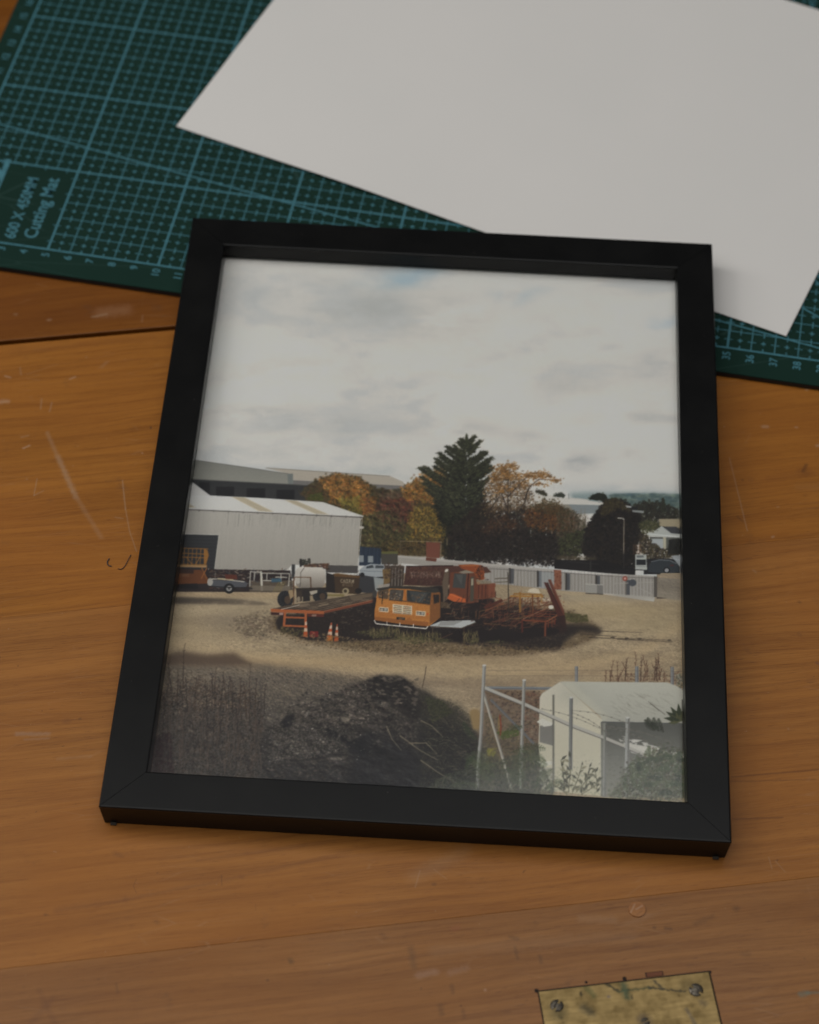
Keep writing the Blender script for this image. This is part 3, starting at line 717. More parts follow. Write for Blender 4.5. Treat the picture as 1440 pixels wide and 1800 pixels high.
    br = [((985, 860), (985, 600), (985, 400), (1000, 300)), ((985, 560), (930, 430), (900, 350)), ((985, 480), (1080, 380), (1130, 330), (1240, 330)), ((1090, 500), (1120, 420), (1180, 370), (1290, 375)),
          ((1000, 660), (1100, 500), (1110, 430)), ((850, 600), (900, 520), (940, 470)), ((985, 700), (900, 600), (830, 540)), ((860, 580), (950, 660)), ((1060, 740), (1180, 600), (1300, 540))]
    for b in br: ln(B, b, 2.2, (58, 46, 40), .9, .8)
    ln(B, [(900, 600), (945, 665)], 2.5, (120, 110, 96), .8)
    for cx, cy, rx, ry, n in [(950, 310, 60, 38, 170), (1010, 290, 50, 26, 90), (1000, 350, 100, 30, 170), (1130, 350, 60, 26, 120), (1210, 345, 60, 26, 120), (1290, 378, 40, 12, 40), (1080, 400, 60, 30, 90), (900, 370, 40, 26, 70), (940, 430, 90, 34, 160), (1190, 400, 60, 18, 50)]:
        for _ in range(n):
            q, w = rng.normal(0, .5, 2)
            x, y = B((cx + q * rx, cy + w * ry))[0]
            S.dab(x - PX0, y - PY0, rng.uniform(.8, 2.4), rng.uniform(.8, 1.9), np.array(((150, 104, 50), (128, 90, 48), (100, 76, 50), (160, 118, 66))[rng.integers(4)], float) + rng.normal(0, 10), .75)
    S.dabs(B((1080, 600), (1170, 540), (1300, 540), (1400, 600), (1420, 700), (1250, 700), (1100, 660)), 620, (1.2, 3.6), [(112, 70, 36), (92, 62, 38), (128, 80, 40), (72, 52, 36)], .8, 10, size_edge=3)
    S.dabs(B((1130, 560), (1200, 500), (1300, 520), (1380, 590), (1300, 600)), 260, (1.2, 3), [(84, 72, 46), (70, 60, 42), (100, 74, 44)], .8, 8, size_edge=3)
    S.dabs(B((860, 640), (960, 600), (1040, 640), (1040, 740), (760, 760)), 420, (1, 3.2), [(92, 60, 36), (78, 52, 38), (62, 46, 38)], .75, 8, size_edge=3)
    S.dabs(C((480, 400), (560, 380), (640, 420), (690, 440), (690, 560), (600, 640), (480, 640)), 620, (1, 3), [(84, 70, 54), (100, 88, 72), (70, 62, 46), (62, 66, 42)], .75, 8, size_edge=2)
    for _ in range(60):
        x = rng.uniform(560, 700); y = rng.uniform(430, 560)
        ln(C, [(x, y), (x + rng.uniform(-8, 12), y - rng.uniform(30, 80))], .7, (120, 106, 90), .5)
    S.dabs(C((560, 560), (700, 520), (700, 700), (500, 700), (490, 600)), 500, (1.2, 3.4), [(66, 70, 42), (50, 52, 36), (80, 82, 50), (44, 42, 34)], .85, 7, size_edge=2)
    S.dabs(B((640, 730), (760, 690), (860, 720), (960, 690), (1060, 700), (1160, 730), (1290, 720), (1310, 920), (600, 880)), 2000, (1.5, 4), [(38, 33, 32), (46, 39, 35), (32, 29, 29), (58, 46, 38)], .8, 5, size_edge=3)
    # ---- dark round tree and far right wood
    S.dabs(C((1000, 370), (1100, 330), (1200, 340), (1330, 380), (1345, 560), (1060, 520)), 900, (1.5, 4), [(52, 48, 40), (42, 42, 38), (60, 58, 44)], .95, 5, size_edge=2)
    S.dabs(C((1210, 400), (1218, 305), (1232, 305), (1248, 400)), 120, (1, 2.4), [(60, 62, 48), (48, 50, 40)], .9, 5)
    S.dabs(C((690, 520), (720, 460), (780, 400), (820, 330), (880, 310), (950, 330), (1000, 370), (1060, 420), (1075, 560), (1040, 640), (1030, 800), (720, 800), (660, 660)), 3000, (2, 4.6), [(36, 32, 31), (44, 38, 34), (30, 27, 28), (50, 42, 34)], 1., 4, size_edge=2)
    S.dabs(C((780, 400), (820, 330), (890, 308), (960, 340), (1000, 400), (900, 380), (800, 440)), 300, (1.2, 3), [(70, 62, 40), (56, 50, 36), (84, 72, 44)], .8, 7, size_edge=2)
    S.poly(C((955, 355), (1000, 362), (1048, 368), (1040, 400), (980, 376)), (40, 40, 42)); S.poly(C((958, 355), (1004, 362), (1000, 372), (970, 370)), (170, 172, 172), .9)
    S.poly(C((1008, 388), (1090, 394), (1090, 410), (1010, 402)), (140, 146, 146), .9)
    # gap of grass and fence under trees
    S.poly(C((470, 712), (755, 722), (760, 740), (480, 735)), (104, 92, 68), .8, blur=2)
    S.poly(C((460, 738), (790, 742), (1030, 800), (1030, 850), (460, 800)), (34, 31, 32), .95)
    ln(C, [(560, 750), (770, 770)], 1.4, (66, 62, 60), .6); box(C, 708, 745, 722, 812, (62, 60, 58), .8)
    # ---- pale bungalow, far right
    S.poly(C((1195, 450), (1345, 450), (1345, 515), (1200, 500)), (148, 138, 114))
    S.poly(C((1105, 548), (1150, 545), (1215, 500), (1290, 552), (1345, 556), (1345, 580), (1110, 568)), (160, 164, 160))
    S.poly(C((1222, 505), (1318, 505), (1345, 540), (1345, 555), (1282, 552)), (64, 66, 70))
    for k in range(5): ln(C, [(1238 + k * 20, 507), (1290 + k * 20, 552)], .8, (100, 104, 108), .6)
    ln(C, [(1108, 556), (1345, 575)], 1.6, (188, 192, 190))
    S.poly(C((1130, 575), (1345, 582), (1345, 680), (1140, 660)), (96, 98, 92)); S.poly(C((1140, 590), (1225, 590), (1225, 665), (1150, 640)), (152, 158, 160)); box(C, 1225, 580, 1245, 675, (164, 160, 140))
    S.dabs(C((1060, 480), (1130, 460), (1200, 480), (1190, 520), (1080, 560)), 220, (1, 2.8), [(84, 86, 52), (62, 64, 44), (100, 98, 66)], .85, 8, size_edge=2)
    S.dabs(C((1060, 560), (1110, 560), (1150, 620), (1230, 670), (1345, 650), (1345, 730), (1110, 740), (1060, 680)), 700, (1, 3), [(52, 46, 38), (42, 36, 34), (80, 66, 46), (88, 80, 52)], .9, 7, size_edge=1)
    S.dabs(C((1270, 600), (1345, 590), (1345, 700), (1260, 690)), 260, (1.5, 3.5), [(38, 38, 36), (48, 48, 42)], .9, 4)
    for x in (1020, 1032, 1046, 1058, 1070): ln(C, [(x, 700), (x + rng.uniform(-4, 4), 630)], 1.2, (136, 96, 64), .7)
    # lamp post
    ln(C, [(948, 700), (951, 452)], 1.5, (150, 140, 124)); ln(C, [(951, 455), (938, 446), (905, 444)], 1.8, (168, 166, 160))
    ln(C, [(948, 800), (948, 690)], 1.4, (66, 62, 60))
    # cars at right
    box(C, 1090, 730, 1345, 840, (34, 34, 37), .95)
    S.poly(C((1120, 790), (1130, 762), (1190, 738), (1270, 738), (1330, 770), (1342, 820), (1280, 835), (1120, 825)), (56, 62, 68)); ln(C, [(1140, 752), (1200, 738), (1270, 742), (1320, 764)], 1.2, (120, 128, 134))
    S.poly(C((1280, 710), (1345, 705), (1345, 790), (1310, 745)), (140, 146, 150)); ln(C, [(1262, 724), (1345, 740)], 1.2, (168, 174, 176), .8)
    S.ell(*C((1250, 812))[0], 5.5, 5.5, (28, 28, 30)); S.ell(*C((1250, 812))[0], 3.6, 3.6, (140, 142, 146)); box(C, 1275, 772, 1300, 782, (96, 44, 44), .8)
    # kiosk sign
    S.poly(C((1030, 700), (1108, 702), (1112, 810), (1030, 808)), (158, 162, 158)); box(C, 1037, 736, 1104, 775, (42, 46, 50)); box(C, 1040, 706, 1090, 722, (90, 96, 98), .8); box(C, 1042, 782, 1100, 787, (110, 112, 110), .8)
    ln(C, [(1030, 808), (1112, 812)], 1.5, (60, 60, 60))

    S.relief(A((850, 400), (1060, 345), (1300, 430), (1440, 440), (1440, 850), (1200, 850), (1200, 600)), 2, 12, 9, 39, .09, 3); S.relief(B((200, 450), (440, 380), (500, 600), (600, 850), (60, 850), (60, 600)), 2, 12, 9, 40, .09, 3)
    # ---- yard ground
    gnd = [(236, 1016), (430, 1032), (470, 1034), (640, 1020), (760, 1000), (900, 1024), (1040, 1042), (1150, 1058), (1162, 1008), (1226, 1008), (1226, 1420), (236, 1420)]
    S.poly(gnd, (150, 134, 108))
    S.poly(C((1180, 840), (1400, 840), (1400, 1030), (1190, 1000)), (138, 124, 104), grad=(146, 132, 112))
    ln(C, [(1190, 862), (1345, 880)], 5, (162, 142, 112), .6)
    S.poly(C((1185, 860), (1345, 872), (1345, 1025), (1185, 1003)), (124, 116, 104), .9, grad=(132, 124, 110))
    S.poly(A((0, 1085), (700, 1090), (700, 1130), (0, 1110)), (158, 138, 108), .9, blur=2)
    Gn = S.noise(90, 12, 4, 21); Gm = S.noise(3.2, 1.6, 2, 22); Gw = np.clip((S.yy - 1020) / 120, 0, 1)
    gm = S.mask(gnd); m = np.zeros((PH, PW), np.float32); m[gm[1], gm[2]] = gm[0]
    S.c *= (1 + m * ((Gn - .5) * .22 + (Gm - .5) * .26 * Gw))[..., None]
    S.relief(gnd, 1, 3.2, 1.5, 34, .028, 1); S.relief([(430, 1060), (1180, 1060), (1200, 1180), (900, 1235), (430, 1180)], 2, 18, 3, 35, .022, 6)
    # yard floor tone changes
    for cx, cy, rx, ry, col, a in [(1080, 1075, 120, 16, (166, 148, 112), .6), (1150, 1100, 70, 16, (160, 144, 110), .5), (700, 1162, 300, 16, (150, 126, 92), .6), (420, 1075, 70, 12, (152, 138, 112), .5),
                                   (330, 1110, 60, 30, (160, 142, 112), .6), (460, 1165, 120, 9, (160, 134, 98), .6), (1000, 1180, 140, 26, (158, 136, 104), .5), (640, 1200, 190, 14, (118, 104, 88), .6),
                                   (1080, 1050, 130, 7, (138, 130, 116), .6), (900, 1222, 90, 20, (132, 114, 94), .6), (460, 1195, 90, 14, (112, 102, 92), .6), (400, 1090, 50, 14, (118, 106, 92), .4)]:
        S.blob(cx, cy, rx, ry, col, a)
    S.poly(A((10, 1115), (450, 1130), (560, 1145), (650, 1162), (560, 1166), (10, 1158)), (84, 74, 64), .92, blur=1)
    S.dabs(A((400, 1270), (500, 1230), (680, 1235), (680, 1340), (560, 1390), (480, 1360)), 700, (.8, 2.2), [(104, 90, 74), (84, 72, 60), (124, 108, 86)], .4, 8, asp=1.5, size_edge=6)
    for pts, wd, col, a in [([(300, 1130), (420, 1150), (600, 1172), (800, 1186), (1000, 1176), (1140, 1140), (1195, 1100)], 16, (176, 154, 118), .55), ([(300, 1100), (400, 1122), (560, 1152), (760, 1166), (980, 1158), (1100, 1120), (1140, 1080)], 9, (172, 152, 118), .45),
                            ([(300, 1148), (480, 1176), (700, 1200), (900, 1204), (1060, 1180)], 8, (132, 112, 88), .5), ([(310, 1075), (420, 1062), (480, 1056)], 12, (176, 160, 130), .5), ([(1040, 1130), (1110, 1090), (1100, 1062), (1000, 1044)], 14, (170, 154, 122), .5), ([(900, 1215), (1040, 1200), (1190, 1150)], 10, (168, 146, 112), .5)]:
        L = [(x + 0., y - wd / 2.) for x, y in pts] + [(x, y + wd / 2.) for x, y in pts[::-1]]
        S.poly(L, col, a, blur=5)
    # oval island
    isl = [(478, 1085), (560, 1060), (700, 1060), (900, 1060), (1010, 1076), (1050, 1100), (1050, 1120), (1000, 1140), (900, 1152), (700, 1152), (560, 1130), (480, 1108)]
    S.poly(isl, (104, 86, 62), .8, blur=4)
    S.dabs(isl, 2600, (.9, 2.6), [(126, 106, 74), (84, 66, 48), (104, 90, 60), (64, 52, 42), (134, 114, 84)], .55, 10, asp=1.5, size_edge=3)
    S.dabs(C((525, 1110), (690, 1125), (700, 1170), (600, 1180), (530, 1160)), 160, (1, 2.4), [(92, 88, 50), (74, 72, 42)], .7, 8, asp=1.8)
    S.poly(C((480, 1190), (700, 1195), (800, 1225), (780, 1260), (640, 1240), (560, 1290), (480, 1370), (300, 1360), (0, 1320), (-200, 1330), (-300, 1250), (-200, 1100), (0, 1050), (300, 1060)), (46, 38, 36), .9, blur=3)
    S.dabs(C((-300, 1230), (540, 1250), (500, 1370), (200, 1370), (-200, 1330)), 900, (.9, 2.2), [(60, 46, 40), (40, 32, 32), (82, 66, 54)], .6, 7, asp=1.4)
    for yy, x0, x1 in [(1206, 540, 760), (1238, 620, 1080), (1265, 640, 900), (1290, 700, 1280), (1302, 900, 1290)]:
        ln(C, [(x0, yy - 6), ((x0 + x1) / 2, yy + 4), (x1, yy + 12)], 1.6, (70, 60, 50), .75, .8)
    for x in (870, 970, 1060, 1270): S.ell(*C((x, 1285 + (x - 870) * .045))[0], 4, 1.5, (66, 56, 48), .7)

    # ---- back fence
    fx = [(270, 850), (560, 880), (830, 908), (1000, 925), (1440, 965)]
    S.poly(B((262, 852), (560, 882), (830, 915), (1440, 966)) + C((800, 842), (1170, 855), (1180, 1000), (1000, 985), (560, 960), (150, 915)) + B((900, 1035), (830, 1010), (500, 920), (270, 900)), (146, 142, 135))
    S.poly(B((265, 850), (830, 900), (1200, 935), (1440, 955)) + C((1170, 853), (1172, 862), (560, 815)) + B((1200, 950), (830, 915), (560, 890), (270, 862)), (160, 156, 150))
    for k in range(150):
        x = 0 + k * 7.9
        if x > 1170: break
        yt = 792 + (x - 0) * .05 if x < 560 else 812 + (x - 560) * .07
        yb = 905 + x * .085
        ln(C, [(x, yt), (x + 1, yb)], .8, (92, 90, 88) if k % 3 else (168, 164, 158), rng.uniform(.25, .6))
    ln(C, [(0, 800), (560, 832), (880, 855), (1165, 868)], 1.2, (96, 92, 90), .6)
    for x, y0, y1 in [(150, 800, 905), (345, 818, 928), (545, 835, 950), (757, 850, 920), (965, 880, 985)]:
        box(C, x - 2, y0, x + 26, y1, (62, 66, 74), .7); box(C, x - 8, y0 - 4, x + 4, y1, (62, 56, 52), .9)
    S.poly(C((460, 808), (510, 812), (510, 948), (462, 945)), (138, 88, 66)); S.dabs(C((460, 808), (510, 812), (510, 948), (462, 945)), 60, (1, 2), [(120, 62, 44), (156, 90, 62)], .6, 6)
    S.poly(C((355, 820), (458, 828), (458, 940), (355, 930)), (138, 146, 150), .5)
    # gate
    for L in [[(882, 845), (880, 985)], [(1180, 858), (1182, 1000)], [(882, 850), (1170, 856)], [(885, 985), (1170, 998)], [(880, 905), (1170, 895)], [(985, 900), (1160, 990)], [(962, 870), (962, 985)]]: ln(C, L, 1.5, (150, 146, 138), .9)
    box(C, 1160, 855, 1184, 1000, (92, 86, 80)); S.ell(*C((957, 870))[0], 4.6, 4.6, (150, 76, 62)); S.ell(*C((957, 870))[0], 2, 2, (190, 150, 140)); S.ell(*C((1010, 900))[0], 7, 6, (60, 66, 76), .8)
    S.poly(C((1180, 1000), (1255, 1008), (1180, 1012)), (70, 60, 52), .8)
    # white trough by the fence
    S.poly(C((680, 908), (800, 914), (803, 978), (680, 970)), (142, 140, 134)); S.poly(C((760, 912), (803, 914), (803, 978), (760, 976)), (118, 116, 112)); ln(C, [(680, 908), (803, 915)], 1.2, (170, 168, 160)); ln(C, [(680, 974), (805, 980)], 1.6, (66, 60, 54), .8)
    # rusty board and frame above fence
    S.poly(B((466, 768), (556, 772), (552, 870), (468, 866)), (124, 72, 56)); S.poly(B((466, 866), (535, 870), (530, 892), (466, 885)), (112, 64, 50))
    ln(B, [(302, 762), (420, 764), (560, 768)], 1.1, (150, 136, 112), .8); ln(B, [(562, 764), (558, 875)], 1.6, (124, 112, 92)); ln(B, [(304, 762), (304, 850)], 1., (104, 92, 70), .8)
    ln(B, [(300, 850), (460, 862), (530, 872)], 1.1, (140, 130, 112), .6); box(B, 595, 745, 604, 790, (120, 108, 84), .7)
    for _ in range(40):
        x = rng.uniform(640, 720); y = rng.uniform(770, 880); S.dab(*(np.array(B((x, y))[0]) - [PX0, PY0]), 1.5, 1.5, np.array((72, 76, 60.)), .6)

    # ---- white shed
    S.poly(A((120, 385), (145, 392), (256, 476), (90, 476)), (188, 188, 186))
    S.poly(A((96, 476), (256, 474), (560, 488), (965, 515), (1222, 603), (1218, 614), (60, 560)), (196, 196, 193), grad=(190, 190, 186))
    for k in range(46):
        x0 = 110 + k * 19; ln(A, [(x0, 482 + (x0 - 110) * .036), (x0 + 40 + (x0 - 110) * .23, 562 + (x0 - 110) * .045)], .6, (140, 138, 134), .35)
    for P in [((388, 482), (472, 486), (656, 577), (560, 572)), ((722, 502), (800, 507), (1024, 601), (930, 596)), ((88, 512), (160, 548), (80, 552))]:
        S.poly(A(*P), (176, 166, 142), .9)
        for k in range(1, 4):
            a, b, c, d = [np.array(q, float) for q in (P + P[-1:])[:4]]; f = k / 4
            ln(A, [tuple(a * (1 - f) + b * f), tuple(d * (1 - f) + c * f)], .7, (110, 98, 78), .6)
    S.poly(A((60, 558), (1222, 606), (1218, 616), (1206, 625), (1186, 918), (985, 916), (984, 912), (770, 912), (735, 948), (278, 940), (306, 722), (20, 714)), (164, 161, 154), grad=(148, 144, 136))
    for k in range(118):
        x0 = 90 + k * 9.6; yb = 716 if x0 < 306 else 938 if x0 < 740 else 912
        yt = 562 + (x0 - 60) * .0425
        ln(A, [(x0, yt), (x0 - (yb - yt) * .09 * (1 if x0 < 306 else .95), yb)], .8, (120, 118, 112), rng.uniform(.06, .32)) if x0 - 0 < 1206 else None
    for _ in range(60):
        x0 = rng.uniform(320, 1190); y0 = 570 + x0 * .04
        ln(A, [(x0, y0), (x0 - 6, y0 + rng.uniform(20, 90))], 1., (104, 100, 94), .25)
    ln(A, [(70, 560), (1220, 612)], 2., (92, 88, 84), .9); ln(A, [(70, 555), (1222, 604)], 1.2, (190, 190, 188), .8)
    for k in range(13): ln(A, [(90 + k * 93, 556 + k * 4), (88 + k * 93, 572 + k * 4)], 1, (60, 58, 56), .7)
    ln(A, [(1214, 620), (1190, 918)], 1.4, (168, 166, 160), .8); S.ell(*A((1210, 676))[0], 4.5, 2.4, (172, 168, 160))
    S.poly(A((984, 914), (1188, 918), (1186, 966), (984, 960)), (82, 78, 76))
    S.poly(A((10, 716), (306, 722), (278, 942), (0, 938)), (60, 62, 65), grad=(52, 52, 56))
    for k in range(9): ln(A, [(20, 742 + k * 22), (300 - k * 3, 748 + k * 22)], .7, (84, 86, 90), .4)
    ln(A, [(20, 714), (308, 722)], 1.4, (170, 168, 162)); ln(A, [(308, 722), (282, 938)], 1.2, (170, 168, 160), .8)
    # dark base, junk row
    S.poly(A((0, 935), (280, 940), (760, 948), (780, 1085), (10, 1082)), (52, 42, 42)); S.poly(A((500, 1020), (780, 1010), (780, 1085), (500, 1085)), (104, 92, 76), .8)
    S.dabs(A((240, 945), (500, 950), (500, 1070), (240, 1060)), 220, (1, 3), [(70, 46, 42), (46, 38, 38), (88, 58, 48), (56, 52, 54)], .8, 7, asp=1.4)
    for _ in range(150):
        x, y = rng.uniform(240, 780), rng.uniform(945, 1065); L_ = rng.uniform(5, 34); a_ = rng.choice([0, 0, 1.5, .5, -.5])
        ln(A, [(x, y), (x + L_ * math.cos(a_), y - L_ * math.sin(a_))], rng.uniform(.7, 2.), ((150, 144, 130), (96, 70, 58), (58, 54, 54), (112, 100, 84), (76, 84, 92))[rng.integers(5)], .65)
    # yellow lift
    YL = (160, 108, 46)
    for k in range(7): ln(A, [(64 + k * 26, 808), (58 + k * 26, 918)], 1.3, YL, .9)
    for L in [[(60, 806), (240, 812)], [(58, 838), (238, 845)], [(54, 862), (236, 868)], [(52, 908), (232, 912)], [(52, 918), (232, 920)], [(100, 860), (140, 912)], [(190, 860), (160, 912)]]: ln(A, L, 1.6, YL, .9)
    S.poly(A((212, 812), (236, 820), (244, 850), (226, 912), (214, 900)), (164, 110, 44), .9)
    S.poly(A((40, 912), (232, 916), (230, 930), (40, 926)), (176, 140, 92), .8)
    S.poly(A((30, 940), (196, 944), (240, 1000), (238, 1030), (20, 1040)), (116, 66, 34)); S.poly(A((30, 940), (150, 942), (146, 968), (28, 965)), (70, 46, 38)); text(A, 44, 968, 78, 20, 'KIGKHI', (140, 110, 84), .7)
    ln(A, [(198, 930), (232, 1000)], 2, (150, 92, 44)); ln(A, [(232, 930), (196, 1000)], 2, (150, 92, 44)); S.poly(A((20, 1035), (170, 1030), (180, 1065), (10, 1060)), (34, 30, 32))
    # trailer with wheel
    S.poly(A((238, 1005), (470, 1015), (492, 1030), (480, 1052), (300, 1058), (236, 1040)), (84, 86, 92)); ln(A, [(262, 1002), (320, 1000), (470, 1020)], 1.6, (176, 172, 160)); S.poly(A((300, 995), (400, 1003), (400, 1012), (300, 1004)), (172, 160, 128)); S.poly(A((345, 972), (420, 975), (425, 1005), (350, 1002)), (104, 52, 38))
    S.ell(*A((372, 1062))[0], 9.5, 9, (32, 31, 33)); S.ell(*A((372, 1062))[0], 5, 5, (140, 138, 134)); S.ell(*A((372, 1062))[0], 2, 2, (70, 68, 66)); S.ell(*A((252, 1020))[0], 5, 7, (170, 166, 156), .8)
    ln(A, [(240, 1048), (540, 1062)], 1.6, (40, 38, 40))
    # white pipe frames
    WF = (164, 162, 152)
    for L in [[(508, 952), (502, 1050)], [(508, 955), (580, 960)], [(575, 950), (580, 1068)], [(580, 965), (755, 968)], [(755, 968), (748, 1050)], [(585, 1012), (700, 1010)], [(612, 968), (610, 1010)], [(665, 990), (740, 992)], [(535, 955), (530, 1010)], [(700, 968), (702, 1030)]]: ln(A, L, 2., WF, .9)
    ln(A, [(575, 960), (580, 1075)], 3.6, (178, 176, 164)); S.poly(A((640, 998), (700, 996), (706, 1020), (640, 1024)), (58, 92, 112), .9); S.poly(A((520, 1042), (760, 1048), (760, 1078), (520, 1074)), (116, 106, 92), .85)
    for k in range(4): ln(A, [(650 + k * 14, 1085), (690 + k * 12, 1020)], 1, (150, 130, 60), .6)
    for _ in range(60):
        x, y = rng.uniform(985, 1260), rng.uniform(960, 1080); L_ = rng.uniform(5, 26); a_ = rng.choice([0, 1.5, .5])
        ln(A, [(x, y), (x + L_ * math.cos(a_), y - L_ * math.sin(a_))], 1.2, ((120, 112, 98), (84, 68, 56), (50, 48, 50))[rng.integers(3)], .6)
    # blue container and pale cars
    S.poly(A((1200, 795), (1335, 808), (1332, 922), (1194, 916)), (46, 58, 76)); 
    for x in (1212, 1235, 1246, 1262, 1290, 1312): ln(A, [(x, 800), (x - 2, 918)], .8, (72, 86, 104), .5)
    box(A, 1194, 852, 1224, 895, (142, 148, 148), .85); box(A, 1250, 855, 1284, 898, (142, 148, 148), .85)
    S.poly(A((1336, 828), (1440, 826), (1440, 842), (1336, 842)), (106, 106, 60), .9); S.poly(A((1336, 842), (1440, 842), (1440, 910), (1336, 910)), (80, 76, 68))
    S.poly(A((1194, 965), (1360, 975), (1440, 1000), (1440, 1110), (1190, 1085)), (62, 62, 66))
    S.poly(A((1196, 945), (1230, 918), (1270, 905), (1350, 912), (1362, 935), (1358, 985), (1300, 990), (1200, 975)), (142, 148, 152)); S.poly(A((1242, 922), (1280, 912), (1290, 930), (1240, 936)), (66, 72, 78)); S.poly(A((1300, 915), (1350, 918), (1352, 934), (1296, 934)), (72, 78, 84)); ln(A, [(1200, 950), (1350, 955)], 1, (90, 96, 100), .6)
    S.ell(*A((1215, 975))[0], 4, 4, (40, 40, 44))
    # brown bin with lettering
    S.poly(A((1030, 970), (1200, 980), (1190, 1098), (1045, 1090)), (76, 58, 42)); S.poly(A((1030, 970), (1060, 965), (1205, 985), (1190, 995), (1040, 985)), (112, 80, 44), .9); text(A, 1076, 1002, 90, 24, 'CAIRN', (168, 156, 132), .85, .05); text(A, 1090, 1030, 66, 17, '871020', (140, 124, 98), .7, .04)
    S.poly(A((985, 960), (1035, 975), (1045, 1090), (985, 1085)), (48, 42, 40)); S.ell(*A((1110, 1078))[0], 6, 5.5, (150, 138, 108)); S.ell(*A((1108, 1078))[0], 3, 3, (70, 58, 44)); S.ell(*A((1190, 1078))[0], 6, 5, (40, 36, 34)); S.poly(A((980, 1098), (1100, 1098), (1100, 1112), (985, 1110)), (124, 112, 62), .8)
    # dark things behind the tank, small tree
    S.dabs(A((820, 880), (890, 875), (890, 915), (820, 915)), 80, (.8, 2), [(56, 58, 48), (44, 44, 40)], .8, 6); box(A, 768, 910, 790, 1000, (52, 52, 54), .9); box(A, 818, 874, 832, 925, (44, 40, 40), .9)
    S.dabs(A((850, 910), (1000, 905), (1000, 945), (850, 925)), 120, (1, 2.2), [(92, 58, 44), (62, 48, 42), (110, 84, 60)], .8, 8, asp=1.5)
    # tank
    S.poly(A((800, 935), (820, 926), (960, 928), (978, 945), (984, 990), (976, 1040), (955, 1062), (820, 1064), (795, 1040), (786, 985)), (188, 184, 176), grad=(120, 112, 102))
    S.ell(*A((808, 985))[0], 6, 13, (170, 166, 158), .8); ln(A, [(848, 930), (826, 960), (822, 1050)], 1.3, (84, 76, 68), .8); ln(A, [(786, 990), (890, 992)], 1.5, (112, 84, 62)); ln(A, [(888, 990), (892, 1110)], 2, (96, 68, 50)); ln(A, [(783, 990), (780, 1160)], 2.2, (104, 72, 52))
    S.poly(A((795, 1060), (990, 1055), (985, 1090), (800, 1120)), (60, 50, 44))
    for cx, cy, rx, ry in [(728, 1130, 14, 15), (948, 1108, 13, 12)]:
        X, Y = A((cx, cy))[0]; S.ell(X, Y, rx, ry, (40, 40, 43))
        for k in range(16):
            an = k * 2 * math.pi / 16; S.line([(X + rx * .55 * math.cos(an), Y + ry * .55 * math.sin(an)), (X + rx * 1.02 * math.cos(an + .22), Y + ry * 1.02 * math.sin(an + .22))], 1.1, (92, 94, 96), .5)
        S.ell(X + 4, Y + 1, rx * .42, ry * .5, (84, 66, 52))
    for P, col in [(((745, 1075), (775, 1070), (780, 1110), (760, 1130)), (150, 128, 96)), (((880, 1080), (930, 1072), (930, 1090), (890, 1104)), (160, 152, 138)), (((800, 1080), (830, 1075), (835, 1140), (800, 1150)), (70, 58, 50)), (((838, 1070), (880, 1070), (885, 1140), (840, 1145)), (50, 44, 42))]: S.poly(A(*P), col)
    S.ell(*A((812, 1130))[0], 3, 5, (150, 138, 116), .8)

    # ---- flat-bed trailer
    S.poly(A((665, 1270), (700, 1225), (960, 1225), (1310, 1140), (1440, 1110), (1440, 1380), (1100, 1400), (860, 1390), (680, 1320)), (44, 35, 33), .95, blur=1)
    S.dabs(A((700, 1230), (1300, 1160), (1300, 1360), (720, 1320)), 420, (1, 3), [(58, 44, 38), (36, 30, 30), (78, 60, 48), (46, 36, 34)], .7, 7)
    for _ in range(26):
        x = rng.uniform(1000, 1290); y = rng.uniform(1180, 1290); S.ell(*A((x, y))[0], rng.uniform(1, 4), rng.uniform(.6, 1.6), (110, 96, 82), .5)
    S.poly(A((640, 1192), (720, 1172), (1230, 1092), (1300, 1086), (1312, 1128), (975, 1206), (700, 1200)), (84, 70, 58))
    for k in range(15):
        f = k / 14; ln(A, [(660 + f * 310, 1190 + f * 15), (1215 + f * 95, 1094 + f * 32)], 1., (46, 38, 34) if k % 2 else (126, 108, 88), .75)
    for _ in range(40):
        f = rng.random(); g = rng.random() * .7; x0 = 660 + f * 310 + g * 540; y0 = 1190 + f * 15 - g * 92
        ln(A, [(x0, y0), (x0 + 60, y0 - 11)], 1.1, (142, 124, 100), .5)
    S.poly(A((1130, 1110), (1280, 1092), (1290, 1110), (1150, 1138)), (130, 112, 88), .5)
    ln(A, [(975, 1213), (1140, 1176), (1310, 1136)], 3, (130, 66, 44)); ln(A, [(975, 1206), (1300, 1130)], 1, (176, 96, 60), .8)
    OR2 = (170, 92, 50)
    S.poly(A((636, 1190), (972, 1204), (974, 1224), (636, 1210)), OR2); S.poly(A((636, 1212), (720, 1216), (720, 1232), (638, 1228)), (70, 36, 34)); box(A, 690, 1216, 714, 1230, (168, 140, 130), .9); S.poly(A((870, 1222), (974, 1226), (972, 1242), (872, 1240)), (104, 44, 34)); box(A, 895, 1226, 925, 1238, (160, 156, 140), .6)
    for L, w in [(((727, 1200), (719, 1305)), 4.2), (((858, 1205), (855, 1306)), 4.2), (((722, 1244), (858, 1248)), 3), (((718, 1297), (858, 1302)), 3.2)]: ln(A, L, w, OR2)
    ln(A, [(700, 1195), (820, 1165)], 1.4, (184, 180, 170), .7)
    S.dabs(A((700, 1300), (870, 1330), (860, 1365), (700, 1355)), 160, (.8, 2), [(92, 84, 50), (120, 104, 66), (74, 66, 44)], .7, 8)
